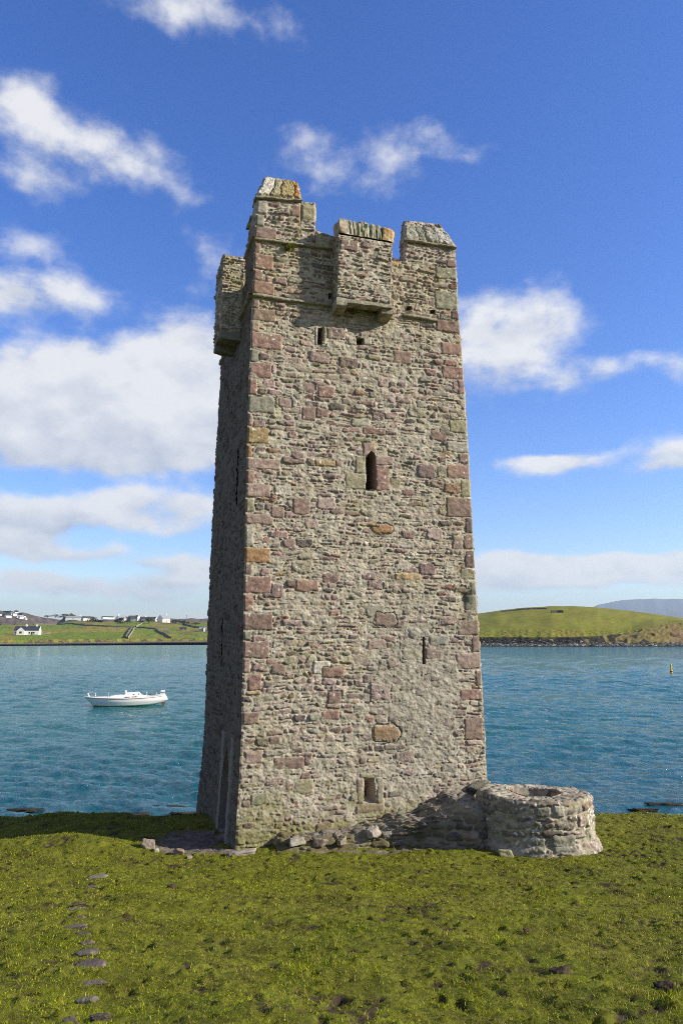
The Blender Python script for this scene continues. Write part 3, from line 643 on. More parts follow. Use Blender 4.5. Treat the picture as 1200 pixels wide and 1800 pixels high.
    coping([T(u0-.04, .09, 12.335), T(u1, .09, 12.44), T(1.01, .24, 12.93), T(.37, .24, 12.91)], [T(u0-.04, .46, 12.30), T(u1, .46, 12.42), T(1.01, .34, 12.93), T(.37, .34, 12.91)],
           [(.75, (.50,.485,.43)), (.5, (.29,.265,.19)), (.8, (.31,.26,.13)), (.35, (.27,.14,.05))], 5)
    u0, u1 = 3.38, uR(11.95)
    coping([T(u0-.02, .10, 11.955), T(u1+.02, .10, 11.975), T(u1-.31, .26, 12.56), T(u0+.03, .26, 12.49)], [T(u0-.02, .46, 11.95), T(u1+.02, .46, 11.97), T(u1-.31, .36, 12.56), T(u0+.03, .36, 12.49)],
           [(.9, (.27,.265,.22)), (.6, (.20,.195,.15)), (.8, (.29,.285,.245)), (1.1, (.38,.375,.34))], 6)
    ledge([T(uL(12.3), wF(12.3)-.0, 12.325), T(1.08, wF(12.3), 12.42)], [F_, F_], .03, 'coping_ledge')
    ledge([T(3.37, wF(11.95), 11.945), T(uR(11.95), wF(11.95), 11.965)], [F_, F_], .03, 'coping_ledge')
    # side coping of the left merlon (slabs on the left-hand wall head)
    hexa('coping', uL(12.2)-.05, uL(12.2)+.22, .34, .84, 12.105, 12.22, du0=.1, **mk)
    # box machicolation on the front face
    mr = empty('machicolation', tuple(T(1.9, 0, 10.2))); mr.parent = root; mr.matrix_parent_inverse = root.matrix_basis.inverted()
    PR = .37; lw = lambda z_: LEAN*z_
    bu0, bz0 = fpix(594, 524, -PR); bu1, _ = fpix(686, 536, -PR); bz0 -= .0; tz = fpix(594, 412, -PR)[1]; tz1 = fpix(594, 383, -PR)[1]
    bu1t = fpix(689, 418, -PR)[0]
    bw0 = -PR+lw(10.4); bw1 = -.0+lw(10.4)+.02; tw0 = -PR+lw(11.8)
    kb = dict(ch=(.035,.12), asp=(1,3.6), relief=.034, mort=.1, extra=.9, olive=.55)
    b = [T(bu0, bw0, bz0), T(bu1, bw0, bz0), T(bu1, bw1, bz0), T(bu0, bw1, bz0)]
    t = [T(bu0+.02, tw0, tz), T(bu1t, tw0, tz), T(bu1t, .3, tz), T(bu0+.02, .3, tz)]
    ob = stone_block('box_wall', b, t, mr, sp=.011, blocks=[(.03, .42, 1.05, 1.28, BRN, .03, .04, .8, .02)], **kb)
    # top course of upright slates
    a = Acc(); rng = np.random.RandomState(9); x = bu0+.03; i = 0
    while x < bu1t-.02:
        big = x > bu1t-.22; first = i == 0
        w_ = .26 if first else (bu1t-x if big else rng.uniform(.045, .085)); x1 = min(x+w_, bu1t); h = tz1-tz-(.02 if first else (.04 if big else rng.uniform(-.03, .07)))
        c = (.33,.27,.17) if first else ((.44,.29,.12) if big else (.30+rng.uniform(-.05, .07),)*2+(.22,)); tl = 0 if (first or big) else rng.uniform(-.05, .02)
        q = [T(x, tw0-.01+rng.uniform(-.02, .02), tz+.03), T(x1-.006, tw0-.01, tz+.03), T(x1-.006, tw0+.3, tz+.03), T(x, tw0+.3, tz+.03)]
        tt = [p+UD*tl+ZD*(h-.03+rng.uniform(-.02, .02)) for p in q]
        kk = dict(ch=(.5,.6), asp=(2,3), relief=.012, mort=-.8, extra=0, gap=-.05, pal=np.array([c]), palw=np.array([1.]), olive=.7)
        for fc in ((0, 1), (1, 2), (2, 3), (3, 0)): patch(a, q[fc[0]], q[fc[1]], tt[fc[1]], tt[fc[0]], .02, **kk)
        patch(a, tt[0], tt[1], tt[2], tt[3], .02, **kk); x = x1; i += 1
    a.build('slate_coping', M_STONE, mr)
    def bar(name, p0, p1, prof, par, colr, sp=.015, wob=.032):
        """stone bar from p0 to p1; prof: offsets (3-vectors) round the section"""
        n = max(4, int(np.linalg.norm(np.asarray(p1)-p0)/sp)); t = np.linspace(0, 1, n)[:, None]; ax_ = np.asarray(p0)*(1-t)+np.asarray(p1)*t
        pf = [np.asarray(q) for q in prof]; dense = []
        for i in range(len(pf)):
            q0, q1 = pf[i], pf[(i+1) % len(pf)]
            for s_ in np.linspace(0, 1, 6)[:-1]: dense.append(q0*(1-s_)+q1*s_)
        R = np.stack([ax_+q for q in dense]+[ax_+dense[0]], 0)
        cap = []
        V = wobble(R, wob); ce = (1+.8*n3(V.reshape(-1, 3), 9, 3)+.7*n3(V.reshape(-1, 3), 25, 4))[:, None]*np.asarray(colr)*.85
        a = Acc(); a.add(V, grid_faces(R.shape[0], n, flip=True), ce)
        for e in (0, -1):                   # end caps as fans of quads
            rim = V[:-1, e]; c = rim.mean(0); k = len(rim); Vc = np.concatenate([rim, rim*.5+c*.5, c[None]*np.ones((k, 1))]); f = []
            for r in range(2):
                for i in range(k): j = (i+1) % k; f.append((r*k+i, r*k+j, (r+1)*k+j, (r+1)*k+i))
            a.add(Vc, np.array(f) if e == -1 else np.array(f)[:, ::-1], np.asarray(colr)*np.ones((len(Vc), 3)))
        return a.build(name, M_STONE, par)
    sec = lambda h, o0, o1: [F_*o1+ZD*0, F_*o1-ZD*h*.8, F_*(o1*.55)-ZD*h, F_*o0-ZD*h, F_*o0]
    bar('lintel_slab', T(bu0+.05, lw(10.4), bz0+.005), T(bu1+.03, lw(10.4), bz0+.005), [F_*(PR+.02), F_*(PR+.03)-ZD*.085, F_*(PR-.17)-ZD*.10, F_*(PR-.2)], mr, (.27,.255,.19))
    bar('corbel', T(bu0-.02, lw(10.4), bz0+.004), T(bu0+.19, lw(10.4), bz0+.004), sec(.20, -.05, PR+.035), mr, (.33,.31,.25))
    bar('corbel', T(bu1-.16, lw(10.4), bz0-.02), T(bu1+.05, lw(10.4), bz0-.02), sec(.22, -.05, PR-.02), mr, (.30,.275,.19))
    # the same kind of box on the left face, seen end on
    ml = empty('machicolation', tuple(T(0, 1.3, 10))); ml.parent = root; ml.matrix_parent_inverse = root.matrix_basis.inverted()
    def wpix(px, py, w0):                  # pixel -> (u, z) on the plane w = w0
        d = ray(px, py); t_ = np.dot(AX+w0*WD-CAMP, WD)/np.dot(d, WD); p = CAMP+t_*d; return float(np.dot(p-AX, UD)), float(p[2])
    w1 = 1.25; w2 = w1+.95
    lb = wpix(388, 582, w1); lt = wpix(392, 447, w1)
    b = [T(lb[0], w1, lb[1]), T(.12, w1, lb[1]), T(.12, w2, lb[1]), T(lb[0], w2, lb[1])]; t = [T(lt[0], w1, lt[1]), T(.2, w1, lt[1]), T(.2, w2, lt[1]), T(lt[0], w2, lt[1])]
    stone_block('box_wall', b, t, ml, sp=.012, ch=(.035,.11), asp=(1,3.4), relief=.03, mort=.1, extra=.6, olive=1.0)
    secl = lambda h, o1: [L_*o1, L_*o1-ZD*h*.8, L_*(o1*.55)-ZD*h, -L_*.05-ZD*h, -L_*.05]
    o1 = -lb[0]+.1
    bar('corbel', T(.1, w1+.0, lb[1]), T(.1, w1+.2, lb[1]), secl(.18, o1), ml, (.2,.19,.16)); bar('corbel', T(.1, w2-.2, lb[1]), T(.1, w2, lb[1]), secl(.18, o1), ml, (.2,.19,.16))
    return root
make_tower()

def ledge_plant():
    u, z = fpix(508, 436); p = T(u, wF(z)-.05, z-.05); rng = np.random.RandomState(3); n = 90
    a = rng.uniform(0, 2*np.pi, n); d = np.stack([np.cos(a)*.7, np.sin(a)*.5-.5, rng.uniform(-.3, 1.0, n)], -1); d /= np.linalg.norm(d, axis=1)[:, None]; L = rng.uniform(.05, .15, n)[:, None]
    b = rng.normal(size=(n, 3))*.03; s_ = np.cross(d, rng.normal(size=(n, 3))); s_ /= np.linalg.norm(s_, axis=1)[:, None]
    V = np.stack([b, b+d*L*.5+s_*.014, b+d*L, b+d*L*.5-s_*.014], 1).reshape(-1, 3); c = np.repeat(np.array([.16,.17,.02])*rng.uniform(.6, 1.2, (n, 1)), 4, 0)
    o = mesh_np('plant', V, np.arange(n*4).reshape(n, 4), c, M_GRASS, smooth=False); o.location = tuple(p); tag(o, 'small yellow-green plant growing under the upper ledge of the tower', 'plant')
ledge_plant()
# ------------------------------------------------------------------ rocks
_ico = {}
def ico(sub):
    if sub not in _ico:
        b = bmesh.new(); bmesh.ops.create_icosphere(b, subdivisions=sub, radius=1); b.verts.ensure_lookup_table()
        _ico[sub] = (np.array([v.co[:] for v in b.verts]), np.array([[v.index for v in f.verts] for f in b.faces])); b.free()
    return _ico[sub]
def rock_arrays(seed, size, sub=4, planes=12, rough=.06, colr=(.28,.25,.22), flat=0, lich=.6, olive=.3):
    rng = np.random.RandomState(seed); V, F = ico(sub); nrm_ = rng.normal(size=(planes, 3)); nrm_ /= np.linalg.norm(nrm_, axis=1)[:, None]
    h = rng.uniform(.62, .9, planes); ax6 = np.concatenate([np.eye(3), -np.eye(3)])+rng.normal(0, .22, (6, 3)); nrm_[:6] = ax6/np.linalg.norm(ax6, axis=1)[:, None]; h[:6] = rng.uniform(.48, .66, 6)
    if flat: nrm_[0] = (rng.normal(0, .08), rng.normal(0, .08), 1); h[0] = .5; nrm_[1] = (0, 0, -1); h[1] = .6
    dt = np.maximum(V@nrm_.T, 1e-3); r = np.minimum(1.05, (h/dt).min(1)); P = V*r[:, None]
    nz = n3(P+seed, 2.2, 2)+.5*n3(P+seed, 5, 3)+.3*n3(P+seed, 11, 4)
    P = P*(1+rough*1.6*nz[:, None])*np.asarray(size)
    c = np.asarray(colr)*(1+.55*(n3(P+seed, 9/max(size)*.4, 5)+.5*n3(P+seed, 22/max(size)*.4, 6)))[:, None]
    w = (sstep(n3(P+seed, 6/max(size)*.5, 7)+.4*n3(P, 15/max(size)*.5, 9), .22, .36)*lich)[:, None]; c = c*(1-w)+np.array([.60,.59,.53])*w
    ol = (sstep(n3(P+seed, 3/max(size)*.5, 8), .0, .35)*olive)[:, None]; c = c*(1-ol)+np.array([.20,.185,.06])*ol
    return P, F, np.clip(c, .01, .8)
def rot(P, rx=0, ry=0, rz=0):
    for ax, a in ((0, rx), (1, ry), (2, rz)):
        if a:
            c, s = math.cos(a), math.sin(a); i, j = [(1, 2), (2, 0), (0, 1)][ax]; Q = P.copy(); Q[:, i] = c*P[:, i]-s*P[:, j]; Q[:, j] = s*P[:, i]+c*P[:, j]; P = Q
    return P
def rock(name, loc, size, seed, label=None, cat=None, group=None, rz=0, rx=0, ry=0, mat=None, parent=None, **kw):
    P, F, c = rock_arrays(seed, size, **kw); P = rot(P, rx, ry, rz)
    o = mesh_np(name, P, F, c, mat or M_ROCK)
    o.location = tuple(loc)
    return tag(o, label, cat, group)

# ------------------------------------------------------------------ ruined wall along the front, and the well
def polyl(pts, n):
    pts = np.asarray(pts, float); s = np.r_[0, np.cumsum(np.linalg.norm(np.diff(pts, axis=0), axis=1))]; t = np.linspace(0, s[-1], n)
    return np.stack([np.interp(t, s, pts[:, k]) for k in range(3)], -1), s[-1]
def make_ruined_wall():
    st = []                                # (px, py of the foot, u at the wall, height)
    for px, py, h in ((488,1497,.03),(505,1496,.14),(560,1493,.15),(620,1491,.21),(650,1490,.30),(690,1489,.36),(740,1489,.40),(790,1491,.50),(835,1494,.68),(860,1490,.72)):
        f = hit_ground(px, py); u = np.dot(f-AX, UD); w = np.dot(f-AX, WD); g = f[2]
        st.append((u, w, h, g))
    n = 190; S = np.array(st); L = np.r_[0, np.cumsum(np.hypot(np.diff(S[:, 0]), np.diff(S[:, 1])))]; t = np.linspace(0, L[-1], n)
    u, w, h, g = [np.interp(t, L, S[:, k]) for k in range(4)]
    h = h*(1+.22*n2(t*2.3, t*0, 91)+.06*n2(t*6, t*0, 92)); wb = .05+0*t
    m = 96; q = np.linspace(0, 1, m)[:, None]
    kq = [0, .12, .36, .52, 1.0]
    wq = np.stack([np.interp(q[:, 0], kq, [w_-.06, w_-.02, w_+.05, w_+.16, wb_]) for w_, wb_ in zip(w, wb)], 1)
    zq = np.stack([np.interp(q[:, 0], kq, [g_-.18, g_, g_+h_*.80, g_+h_, g_+h_*1.02+.03]) for g_, h_ in zip(g, h)], 1)
    P = T(np.broadcast_to(u, (m, n)), wq, zq)
    Uc = np.broadcast_to(t, (m, n)); Vc = np.concatenate([np.zeros((1, n)), np.cumsum(np.linalg.norm(np.diff(P, axis=0), axis=2), 0)])-.2
    H, C = masonry(Uc, Vc, seed=61, ch=(.06,.17), asp=(1.1,3.2), relief=.05, mort=.05, extra=1.0, warp=1.2, olive=1.0, rough=1.1, tilt=.35, lichen=.5, pal=WPAL*.72, palw=WPW, mortar=MORT*.66)
    so = (sstep(.5-.12*Uc-Vc*.7+.5*n2(Uc*3, Vc*3, 93)+.2*n2(Uc*9, Vc*9, 94), .0, .35)*.8)[..., None]; C = C*(1-so)+np.array([.10,.09,.035])*so
    P = wobble(P, .035)+normals(P)*(H*edge_fade(m, n, .016, .02, .05, 'lr'))[..., None]
    o = mesh_np('ruined_wall', P, grid_faces(m, n), C, M_STONE); tag(o, 'low tumbled rubble wall along the foot of the tower, rising towards the well', 'wall')
make_ruined_wall()
WELL = np.array([3.47, 14.02]); WRX, WRY = 1.04, .80
KEEP_OFF.append((WELL[0], WELL[1], WRX+.16, WRY+.16))
def make_well():
    gz = float(ground_z(WELL[0], WELL[1]-.8)); root = empty('well', (WELL[0], WELL[1], gz)); tag(root, 'round roofless rubble stone well with lichened rim at the tower corner', 'well')
    nx, ny = 420, 78; a = np.linspace(-math.pi, math.pi, nx)-math.pi/2; zt = .85
    def rr(z): return np.interp(z, [-.3, 0, .08, .14, .5, .9], [1.10, 1.09, 1.06, 1.0, .985, .96])
    def rimz(a_): return gz+zt+.035*n2(np.cos(a_)*2.2, np.sin(a_)*2.2, 95)-.06*np.clip(np.sin(a_), 0, 1)+.06*np.clip(-np.cos(a_), 0, 1)
    q = np.linspace(-.25, 1, ny)[:, None]; Zl = q*zt
    R = rr(Zl); Zg = np.where(q < 0, gz+Zl, gz+q*(rimz(a)[None, :]-gz))
    P = np.stack([WELL[0]+WRX*R*np.cos(a), WELL[1]+WRY*R*np.sin(a), Zg], -1)
    Uc = np.broadcast_to(a*1.0, (ny, nx)); Vc = np.broadcast_to(Zl, (ny, nx))
    bl = []
    rng = np.random.RandomState(4)
    for aa, v, w, h, c in ((-1.75,.60,.24,.18,GRY),(-1.46,.62,.22,.18,PGR),(-1.95,.05,.34,.24,GRY),(-1.5,.05,.42,.27,GRY),(-.98,.42,.2,.22,RPK),(-.70,.12,.24,.2,PGR)):
        bl.append((aa, aa+w, v, v+h, c, .045, .05, 1.3, .025))
    H, C = masonry(Uc, Vc, seed=71, ch=(.08,.23), asp=(1.0,2.4), relief=.034, mort=.48, blocks=bl, extra=1.2, warp=1.1, olive=.7, lichen=4.0, rough=1.2, tilt=.6, pal=WPAL*.9, palw=WPW, mortar=MORT*.85)
    P2 = wobble(P, .022)+normals(P)*(H*edge_fade(ny, nx, .015, .015, .04, 'tb'))[..., None]
    mesh_np('well_wall', P2, grid_faces(ny, nx), C, M_STONE, root)
    # rim of flat slabs, and the inside of the shaft
    m = 26; k = np.linspace(1, .50, m)[:, None]; zt_ = rimz(a)
    R = k*rr(.9); P = np.stack([WELL[0]+WRX*R*np.cos(a), WELL[1]+WRY*R*np.sin(a), np.broadcast_to(zt_+.0, (m, nx))+0*k], -1)
    H, C = masonry(np.broadcast_to(a*1.1, (m, nx)), np.broadcast_to((1-k), (m, nx)), seed=73, ch=(.25,.5), asp=(.6,1.2), relief=.025, mort=.5, extra=0, olive=.5, rough=1.0, tilt=.3, gap=.006, lichen=1.8, pal=WPAL*1.15, palw=WPW)
    hb = sstep(np.sin(a), .0, .6)*.05
    P2 = wobble(P, .035); P2[..., 2] += H*edge_fade(m, nx, .015, .02, .03, 'bt')*1.0+hb*sstep(np.linspace(0, 1, m), 0, .2)[:, None]
    mesh_np('rim', P2, grid_faces(m, nx), C, M_STONE, root)
    mm = 30; q = np.linspace(0, 1, mm)[:, None]; R = .50*rr(.9)
    P = np.stack([np.broadcast_to(WELL[0]+WRX*R*np.cos(a), (mm, nx)), np.broadcast_to(WELL[1]+WRY*R*np.sin(a), (mm, nx)), (zt_+hb+.02)*(1-q)+(gz-.6)*q], -1)
    H, C = masonry(np.broadcast_to(a*.7, (mm, nx)), np.broadcast_to(q*1.4, (mm, nx)), seed=75, ch=(.08,.2), relief=.05, mort=.1, extra=0)
    P2 = wobble(P, .035); mesh_np('shaft', P2, grid_faces(mm, nx), C, M_STONE, root)
    f = mesh_np('shaft_floor', np.array([[WELL[0]+1.1*math.cos(t)*.7, WELL[1]+.8*math.sin(t)*.7, gz-.55] for t in np.linspace(0, 2*math.pi, 4, endpoint=False)]), np.array([[0, 1, 2, 3]]), np.ones((4, 3))*.03, M_EARTH, root)
make_well()

def place(px, py): p = hit_ground(px, py); return p
STEP = [(167,1543,22,7,(.42,.40,.36),'pale grey flat stepping stone with a whitish front edge, farthest of the row'),(160,1560,12,3,(.27,.22,.17),'small brown stepping stone almost grown over, just below the pale one'),
 (137,1590,16,4,(.26,.17,.13),'narrow reddish brown stepping stone lying above a grey one'),(131,1599,20,5,(.30,.29,.29),'blue-grey stepping stone tucked under a reddish brown one'),(131,1614,24,5,(.29,.24,.18),'thin mossy brown stepping stone, third pair of the row'),
 (131,1630,28,6,(.27,.24,.24),'long thin purplish stepping stone tapering to the right'),(144,1643,16,5,(.20,.16,.15),'small dark broken stepping stone in the middle of the row'),(153,1659,19,6,(.28,.23,.20),'brownish pink stepping stone set right of the small dark one'),
 (147,1677,28,8,(.26,.23,.21),'stepping stone with a dark raised left end and a white chip'),(152,1700,34,13,(.25,.20,.205),'largest stepping stone, broad and purple'),(153,1731,33,9,(.25,.21,.21),'purple stepping stone just below the largest one'),
 (153,1759,25,6,(.31,.28,.29),'pale purple narrow stepping stone near the bottom of the row'),(172,1790,22,7,(.15,.125,.11),'dark half-buried stepping stone at the picture foot'),(122,1797,16,5,(.26,.23,.21),'nearest stepping stone, cut by the lower left of the frame')]
for i, (px, py, hw, hh, c, lab) in enumerate(STEP):
    p = place(px, py); s = p[1]/1290.0; hwm = hw*s; dpt = max(.035, hh*s*1.15)
    o = rock('stepping_stone', (p[0], p[1], p[2]-.006), (hwm*.9, dpt*.9, .045), 300+i, lab, 'stepping stone', 'stepping stones set in the grass', rz=.15, ry=-.12, rx=.38, colr=tuple(.38*v for v in (c[0], c[1], c[2]*.92)), flat=1, rough=.10, lich=.12, olive=.12, planes=14)
    KEEP_OFF.append((p[0], p[1], hwm*.75, dpt*.6)); KEEP_OFF.append((p[0], p[1]-dpt*1.0, hwm*.6, .03))
BOUL = [(262,1490,.17,.14,.15,(.30,.24,.20),'pink lichened boulder left of the bare earth path'),(274,1497,.07,.07,.06,(.38,.35,.30),'small pale stone beside the pink boulder'),(315,1503,.14,.10,.11,(.31,.22,.18),'reddish angular boulder at the front of the bare earth path'),
 (333,1509,.08,.06,.05,(.29,.25,.22),'small grey stone right of the reddish angular boulder'),(425,1502,.42,.10,.07,(.27,.24,.21),'long flat slab at the tower corner'),(492,1490,.13,.10,.15,(.34,.22,.17),'reddish standing stone at the left end of the tumbled wall'),
 (655,1463,.15,.11,.15,(.42,.38,.34),'rounded pale boulder on the tumbled wall under the lowest window'),(724,1480,.07,.06,.10,(.40,.36,.30),'small pale upright stone in front of the tumbled wall'),(560,1484,.16,.10,.12,(.25,.20,.17),'dark brown block in the low part of the tumbled wall'),
 (600,1483,.15,.1,.10,(.28,.25,.18),'olive block lying along the tumbled wall'),(710,1447,.2,.13,.12,(.33,.31,.26),'grey mossy block on top of the tumbled wall'),(760,1430,.22,.15,.13,(.30,.27,.2),'broad lichened block on the rising tumbled wall'),
 (800,1408,.2,.15,.13,(.29,.26,.21),'rough block where the tumbled wall meets the well'),(845,1384,.26,.15,.16,(.27,.25,.20),'dark peaked block leaning against the tower beside the well'),(520,1478,.2,.12,.12,(.30,.29,.26),'grey flat block at the low end of the tumbled wall'),(680,1468,.14,.10,.09,(.31,.30,.27),'greenish grey slab beside the rounded pale boulder'),
 (888,1503,.17,.1,.09,(.34,.33,.18),'yellowish mossy stone at the foot of the well'),(1030,1497,.2,.12,.06,(.30,.29,.2),'low footing stone at the right foot of the well'),(980,1503,.2,.09,.07,(.29,.28,.2),'mossy footing stone under the front of the well')]
def wall_top_hit(px, py, w0):
    d = ray(px, py); t = np.dot(AX+w0*WD-CAMP, WD)/np.dot(d, WD); return CAMP+t*d
for i, (px, py, a, b, c, cl, lab) in enumerate(BOUL):
    p = place(px, py) if (py > 1482 and px != 560 and px != 600) else wall_top_hit(px, py, -.42 if px < 700 else (-.35 if px < 830 else -.15))
    rock('fallen_stone', (p[0], p[1], p[2]+(c*.25 if py > 1482 else -c*.1)), (a, b, c), 400+i, lab, 'stone', 'loose stones around the tower foot', rz=.3+.5*math.sin(i*2.3), colr=tuple(.8*v for v in cl), rough=.12, lich=.25, olive=.35)
for i, (px, py, a, lab) in enumerate(((300,1559,.07,'small dark clod of earth in the left grass'),(982,1712,.11,'dark molehill in the lower right grass'),(1010,1590,.06,'dark mud clod in the right grass below the well'),(802,1580,.06,'dark mud clod in the middle of the grass'),(925,1637,.05,'clod with a white chip on it in the right grass'),(1165,1738,.10,'dark churned clod at the right edge of the grass'),(722,1598,.05,'small flat clod left of centre in the grass'))):
    p = place(px, py); rock('molehill', (p[0], p[1], p[2]), (a, a*.8, a*.62), 500+i, lab, 'clod of earth', 'clods of earth in the grass', colr=(.055,.040,.028), rough=.2, lich=0, olive=0, mat=M_EARTH)
add_grass()

# ------------------------------------------------------------------ water
WZ = -2.8
def make_water():
    nr, na = 900, 760
    r = np.concatenate([np.geomspace(13, 900, nr), np.geomspace(930, 11500, 60)]); a = np.radians(np.linspace(-40, 40, na))
    R, A_ = np.meshgrid(r, a, indexing='ij'); Xg = R*np.sin(A_); Yg = R*np.cos(A_)
    Z = np.zeros_like(R); rng = np.random.RandomState(2); cell = np.gradient(r)[:, None]
    patchy = .75+.7*n2(Xg*.03, Yg*.02, 6)+.5*n2(Xg*.11, Yg*.07, 8)
    for i in range(64):
        lam = .28*(3.6/.28)**(i/63)*rng.uniform(.9, 1.1); th = math.radians(250)+rng.normal(0, .5); k = 2*math.pi/lam
        amp = .0078*lam**.62*rng.uniform(.5, 1.3); ph = rng.uniform(0, 6.28)
        w = np.clip((lam-2.2*cell)/(2*cell), 0, 1)
        arg = k*(Xg*math.cos(th)+Yg*math.sin(th))+ph+0.8*n2(Xg*.25/lam, Yg*.25/lam, i)
        Z += amp*w*(np.sin(arg)+.25*np.sin(2*arg+1.2))
    Z *= np.clip(patchy, .35, 1.6)*1.25*np.interp(R, [14, 26, 40], [.5, .75, 1])
    o = mesh_np('water', np.stack([Xg, Yg, WZ+Z], -1), grid_faces(R.shape[0], na, flip=True), None, None)
    m = bpy.data.materials.new('sea_water'); m.use_nodes = True; X.nt = m.node_tree; b = m.node_tree.nodes['Principled BSDF']
    g = X.nt.nodes.new('ShaderNodeNewGeometry'); pos = X(g.outputs['Position'])
    sp = X.nt.nodes.new('ShaderNodeSeparateXYZ'); X.put(pos, sp.inputs[0]); px, py = X(sp.outputs[0]), X(sp.outputs[1])
    nA = xnoise(xvec(px*.02, py*.012, 0.0), 1.0, 4, .55); shore = xsmooth(py, 24, 60); off = xsmooth(py, 60, 330)
    c = xmix(shore, (.010, .085, .125), (.010, .120, .130)); c = xmix(off, c, (.013, .165, .150)); c = xmix((nA-.3)*.6, c, (.010, .145, .16))
    foam = xsmooth(xnoise(xvec(px*.45, py*.22, 3.0), 1.0, 7, .62)*.75+xnoise(xvec(px*.03, py*.02, 9.0), 1.0, 3, .5)*.42, .735, .775)
    c2 = xmix(foam*.8, c, (.7, .74, .76)); X.put(c2, b.inputs['Base Color'])
    b.inputs['Roughness'].default_value = .09; b.inputs['IOR'].default_value = 1.33; b.inputs['Specular IOR Level'].default_value = .42
    h = xnoise(xvec(px*2.4, py*2.4, 0.0), 1.0, 6, .68); h2 = xnoise(xvec(px*.5, py*.32, 5.0), 1.0, 5, .62)
    bn = X.nt.nodes.new('ShaderNodeBump'); bn.inputs['Strength'].default_value = 1; bn.inputs['Distance'].default_value = .20; X.put(h*1.0+h2*1.6, bn.inputs['Height']); X.nt.links.new(bn.outputs[0], b.inputs['Normal'])
    o.data.materials.append(m); tag(o, 'choppy teal sea inlet behind the tower', 'water', kind='structure')
make_water()
def hit_plane(px, py, z=WZ):
    d = ray(px, py); t = (z-CZ)/d[2]; return CAMP+t*d
for i, (px, py, a, b, lab) in enumerate(((42,1424,1.1,.5,'weedy rock awash off the left shore'),(12,1439,1.3,.35,'weedy rock at the left edge close to the bank'),(66,1437,.6,.25,'small weedy rock between the two left rocks and the bank'),(242,1433,.9,.35,'low weed-covered rock left of the tower'),(305,1420,1.3,.5,'largest weed-covered rock awash beside the tower'),(325,1431,1.0,.35,'weedy rock nearest the tower corner'),(285,1413,.4,.2,'tiny rock tip in the water left of the tower'),(1165,1414,1.3,.4,'weedy rock awash at the right edge'),(1130,1424,1.0,.3,'low weedy rock off the right bank'))):
    p = hit_plane(px, py, WZ+.02); rock('sea_rock', p, (a*.75, b*.75, .09), 600+i, lab, 'sea rock', 'weedy rocks awash by the shore', colr=(.022,.020,.014), rough=.3, lich=0, olive=.12, sub=4)

# ------------------------------------------------------------------ far land: left shore, right island, mountain
def azpx(px): return np.arctan((np.asarray(px, float)-600)/1317.0)
def r_at(py, px, z=WZ):
    d = ray(600, py); return (CZ-z)/max(1e-6, -d[2])*math.hypot(d[0], d[1])
LX = [-120, 0, 100, 200, 300, 420]; LR0 = [425, 432, 445, 465, 490, 520]
def left_h(px, r):
    px = np.asarray(px, float); r = np.asarray(r, float); r0 = np.interp(px, LX, LR0); q = r-r0
    ridge = np.interp(px, [-120, 0, 60, 100, 140, 200, 280, 330, 380], [14.5, 14.5, 14.8, 15.2, 17.0, 18.8, 19.4, 19.4, 19.0])
    near = np.interp(q, [-40, 0, 3, 9, 14, 60], [-3, 0, .5, .9, 2.6, 4.2])+np.where(q > 60, (ridge-4.2)*sstep(q, 40, 420)**.85, 0)
    nz = 1.1*n2(px*.02, q*.012, 101)+.5*n2(px*.06, q*.03, 102); near = near+nz*sstep(q, 12, 80)
    back = sstep(q, 480, 640); near = near*(1-back)+10*back
    hill = 21*np.exp(-((px-124)/26)**2-((r-1080)/110)**2)
    moor = np.interp(px, [-120, -20, 40, 70, 110, 200, 300, 420], [56, 52, 46, 38, 32, 34, 36, 36])*sstep(r, 1000, 1650)
    moor = moor*(1+.05*n2(px*.07, r*.004, 103))
    return WZ+np.maximum(near, moor*.0)+hill+np.maximum(moor-10, 0)*back
def left_fn(x, y): return left_h(600+1317*np.asarray(x)/np.maximum(y, 1e-3), np.hypot(x, y))
def hit_left(px, py): return hit_ground(px, py, left_fn, 380, 2300, 9000)
